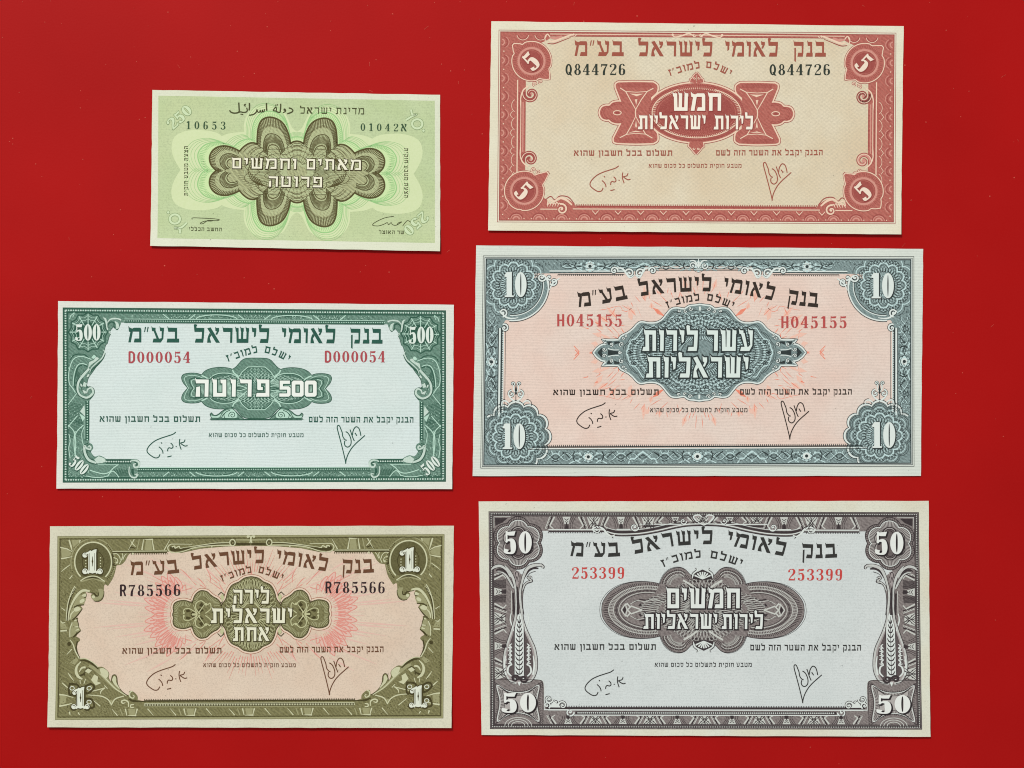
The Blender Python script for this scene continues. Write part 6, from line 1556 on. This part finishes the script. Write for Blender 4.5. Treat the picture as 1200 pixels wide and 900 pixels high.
    for i in range(16): dd.line(z6([(205 + 14 * i, 300 - 3 * abs(8 - i)), (205 + 14 * i, 430)]), .6); dd.line(z6([(205 + 14 * i, 570), (210 + 13 * i, 690)]), .6)
    # bulb-shaped vase with wheat
    V1 = spl([(248, -10), (240, 60), (215, 150), (185, 240), (165, 310), (158, 390), (170, 460), (205, 515), (250, 530)], 6)
    V2 = spl([(288, -10), (292, 60), (318, 140), (350, 210), (380, 280), (394, 370), (388, 450), (352, 515), (290, 530)], 6)
    BODY = z7(V1 + V2[::-1])
    dm.poly(BODY); dvb = Draw(n, 'wheat_vase', ink('plum_vase', (84, 75, 75), (120, 110, 108), .4), 5, fr).mirror(None, X); dvb.poly(scale_about(BODY, z7([(272, 330)])[0], .82, .9)); dvb.build_each(); dlf.line(z7([(x, y, 2.2) for x, y in V1]), 1.1); dlf.line(z7([(x, y, 2.2) for x, y in V2]), 1.1); dk.line(z7([(x - 9, y) for x, y in V1]), .8); dk.line(z7([(x + 9, y) for x, y in V2]), .8)
    dp.poly(z7([(262, 20), (278, 20), (302, 130), (304, 480), (236, 480), (238, 130)])); dk.line(z7([(235, 120), (234, 470)]), .7); dk.line(z7([(306, 120), (306, 470)]), .7)
    for k in range(12):
        y = 70 + 34 * k; w = min(1, .45 + k * .12)
        for s in (-1, 1): dk.line(z7(spl([(270, y + 22, 1.2), (270 + s * 14 * w, y + 16, 1.5), (270 + s * 27 * w, y - 6, .7)], 4)), .95)
    dk.line(z7([(270, 40, .8), (270, 470, .8)]), .8)
    for s in (-1, 1):
        m = 271
        for y, r in ((265, 9), (290, 10), (320, 11), (350, 12), (382, 11)): dp.line(z7(spl([(m + s * 55, y - 22, .8), (m + s * 70, y - 8, 1.7), (m + s * 58, y + 8, 1.6), (m + s * 84, y + 4, 1)], 4)), .95)
        dp.line(z7(spl([(m + s * 52, 395, 1), (m + s * 78, 410, 2), (m + s * 84, 450, 2), (m + s * 58, 480, 1.4)], 5)), 1); dp.line(z7(spl([(m + s * 100, 330, 1), (m + s * 108, 400, 2), (m + s * 98, 470, 2)], 5)), 1)
        x, y = z7([(m + s * 30, 498)])[0]; volute(dp, dk, x, y, 4.6, 0, s * 1.4, 1.8, .5); dp.line(z7(spl([(m + s * 60, 20, .8), (m + s * 66, 70, 1.6), (m + s * 54, 110, 1.4), (m + s * 42, 150, .8)], 5)), 1)
    dp.poly(z7([(258, 520), (284, 520), (270, 552)]))
    # square cartouche of the lower numerals
    dk.line(z7(chain([(84, 505), (380, 505)], [(380, 505), (430, 512), (442, 560)], [(442, 560), (442, 820)], n=4)), .6); dp.line(sq[1:], .7)
    star = z7(spl([(108, 545), (180, 585), (262, 598), (340, 585), (412, 545), (398, 640), (398, 700), (412, 805), (340, 762), (262, 745), (180, 762), (112, 805), (128, 700), (128, 640)], 5, True))
    cS = z7([(262, 672)])[0]
    dk.radial(star, cS, .78, .96, .6, 2.0); dk.line(scale_about(star, cS, .74, .72), .6, True); dd.line(scale_about(star, cS, 1.07), .8, True); dd.radial(scale_about(star, cS, 1.2), cS, .92, 1, .5)
    for r in (6, 9, 12): dl.line(ell(*z7([(262, 838)])[0], r * 1.3, r * .8, 16, math.pi, 2 * math.pi), .8)
    # leaf ornament beside the cartouche
    for (x, y), r, a0, t in (((485, 645), 5, 0, 1.3), ((472, 690), 4, 1, -1.3), ((585, 690), 5, 3, 1.4), ((540, 668), 3, 0, 1)): px, py = z7([(x, y)])[0]; volute(dp, de, px, py, r, a0, t, 1.7, 1)
    dp.poly(z7([(490, 705), (520, 660), (560, 690), (570, 706)])); de.line(z7([(500, 700), (520, 675), (550, 705)]), .8); dp.line(z7([(450, 722), (640, 722)]), 1.1)
    dd.build(); dm.build(); dl.build(); de.build(); dlf.build_each(); dp.build(); dk.build()
    for a, b, y0, y1 in ((590, 623.4, 622.4, 648.6), (1024.8, 1058.6, 623, 649.4), (587.6, 628.4, 811.6, 834.4), (1026.2, 1066.6, 814, 835.4)):
        d = Draw(n, 'corner_numeral', ink('figure_grey', (232, 234, 228), (218, 220, 214), .3), 10); e = Draw(n, 'numeral_shade', ink('plum_black', (42, 36, 38), (62, 55, 56), .3), 9)
        text(d, '50', a, b, y1, y1 - y0, lambda c: roman(c, .23, .075), .06, rtl=False, out=e, ow=.75, shift=(1.2, 1.1))
        o = d.build(); e.parent = o; e.build()
    # medallion
    z = Z(700, 660, 8.571); C = (823.7, 714.8)
    up = z(chain([(46, 470), (60, 385), (130, 290), (240, 222), (370, 192), (480, 188), (570, 196), (632, 212)], [(632, 212), (640, 180), (675, 115), (735, 65), (815, 46), (880, 66), (930, 115), (980, 150), (1060, 162)], n=6))
    dn = [n.i2p(u, 2 * n.p2i(*C)[1] - v) for u, v in [n.p2i(*p) for p in up]]
    L = dn[::-1] + up[1:]
    R = [n.i2p(2 * n.p2i(*C)[0] - u, v) for u, v in [n.p2i(*p) for p in L]]
    OUT = L + R[::-1][1:-1]
    d = Draw(n, 'medallion', plum, 5); d.poly(OUT); md = d.build()
    d = Draw(n, 'medallion_edge', dark, 4, md); d.line(OUT, 1.4, True); d.line(scale_about(OUT, C, 1.022), .5, True); d.build()
    Q4 = ('', 'x', 'y', 'xy')
    dd = Draw(n, 'medallion_shadow', dark, 6, md).mirror(C, Q4); dl = Draw(n, 'medallion_highlight', lite, 7, md).mirror(C, Q4)
    Ef = ell(*z([(500, 470)])[0], 52, 32.6, 100, math.pi * .41, math.pi * 1.59); Ec = z([(500, 470)])[0]
    E2 = Ef[len(Ef) // 2:]; C9 = z([(640, 470)])[0]
    dd.radial(E2, Ec, .88, .985, .75); dl.radial(E2, Ec, .77, .86, .45); dd.radial(E2, Ec, .66, .74, .6)
    for s in (.87, .76, .64): dl.line(scale_about(E2, Ec, s), .7)
    for s in (.82, .7, .6): dd.line(scale_about(E2, Ec, s), .6)
    lobe = z(spl([(640, 205), (650, 160), (690, 105), (745, 72), (815, 56), (870, 78), (920, 130), (975, 165), (1060, 176)], 8)); lf = z([(830, 230)])[0]
    dd.radial(lobe, lf, .72, .98, .7); dl.radial(lobe[:40], lf, .5, .66, .45)
    for s in (.86, .7): dl.line(scale_about(lobe[:44], lf, s), .6)
    for s in (.93, .6): dd.line(scale_about(lobe[:44], lf, s), .6)
    dl.poly(z(spl([(930, 190), (1000, 240), (960, 300), (900, 260), (860, 200)], 4))) if False else None
    for p in ([(240, 470), (280, 410), (300, 470)], [(300, 470), (340, 430), (450, 470)], [(280, 420), (300, 405), (330, 440)]): dl.line(z(p), 1.6)
    for p in ([(250, 470), (275, 430), (290, 470)], [(410, 430), (430, 400), (460, 430)], [(520, 420), (550, 390), (580, 420)], [(350, 400), (390, 370), (410, 380)]): dd.poly(z(p))
    dd.line(z(spl([(420, 360), (500, 370), (560, 345), (620, 370), (700, 360)], 5)), 1.4); dl.line(z(spl([(330, 410), (400, 375), (480, 385), (560, 360), (650, 385)], 5)), .7)
    dl.mirror(C, ('', 'x', 'y', 'xy')); dl.line(z([(860, 170), (930, 210), (1000, 260)]), 2.2)
    for q in (dl, dd): q.mirror(C, ())
    lace(dl, dd, C, 46, 37, 12, 10, .3); lace(dl, dd, C, 74, 26, 20, 6, .7, .36)
    dd.build(); dl.build()
    for s, cy in ((1, 674.6), (-1, 755.0)):
        d = Draw(n, 'palmette', pale, 9, md); e = Draw(n, 'palmette_edge', dark, 8, md)
        cx = 823.2 if s > 0 else 824.6
        e.poly([(cx - 12, cy + s * 3.6), (cx - 9, cy - s * 3), (cx, cy - s * 7.4), (cx + 9, cy - s * 3), (cx + 12, cy + s * 3.6), (cx, cy + s * 5.4)])
        for k in range(-3, 4): d.line([(cx, cy + s * 4, .8), (cx + 3.1 * k, cy - s * (4.6 - .45 * k * k), 2)], .95)
        for t in (-1, 1): d.line(spl([(cx + t * 12, cy + s * 3, 1), (cx + t * 11, cy - s * 2, 1.4), (cx + t * 6, cy - s * 6, 1.2), (cx + t * 7, cy - s * 8.4, 1.4)], 4), .9); e.line(spl([(cx + t * 13.4, cy + s * 3), (cx + t * 12, cy - s * 3), (cx + t * 7, cy - s * 7.4), (cx + t * 8.6, cy - s * 9)], 4), .7)
        e.build(); d.build()
    dt = Draw(n, 'medallion_text', ink('letter_grey', (228, 232, 226), (214, 219, 213), .4), 12, md); do = Draw(n, 'medallion_text_edge', ink('plum_black', (42, 36, 38), (62, 55, 56), .3), 11, md)
    for w, a, b, y, h in (('חמשים', 780, 866.8, 712.6, 23), ('לירות', 845.6, 894.2, 737, 17.4), ('ישראליות', 754, 840.4, 736.8, 17.4)): text(dt, w, a, b, y, h, BLOCK, .13, out=do, ow=1.45, shift=(.2, .2))
    do.build(); dt.build()
    im = ink('black_text', (52, 52, 50), (76, 76, 72), .25)
    bank_text(n, im, [(668.3, 726.7), (742.2, 835.3), (851.2, 919.2), (938.7, 980.8)],
              curve_y([(666, 651.4), (690, 652.4), (714, 652.4), (732, 651), (752, 647.6), (767, 644.6), (786, 640.6), (805, 638.6), (832, 637.6), (850, 638.8), (865, 641.2), (895, 646.8), (914, 650.8), (930, 653), (946, 654), (962, 654), (984, 653)]), 16.4,
              [(777, 821.7), (831.3, 868)], curve_y([(778, 664.4), (787, 660.6), (797, 657.4), (815, 654), (826, 653.4), (837, 654.6), (852, 658.6), (869, 664.6)]), 8.6,
              [(649.5, 768.8, 761.4, 761.4, 6.6), (878.7, 1008.7, 762, 762.2, 6.6)], (767, 880.8, 781.2, 4.6), [(719.2, 784.7), (940.3, 823.7)],
              [('253399', 670, 731.7, 678, 13.4), ('253399', 923.3, 987, 680, 13.4)], ink('serial_scarlet', (198, 66, 62), (212, 104, 96), .25))

for build_note in (note_250, note_5, note_10, note_500, note_1, note_50): build_note()
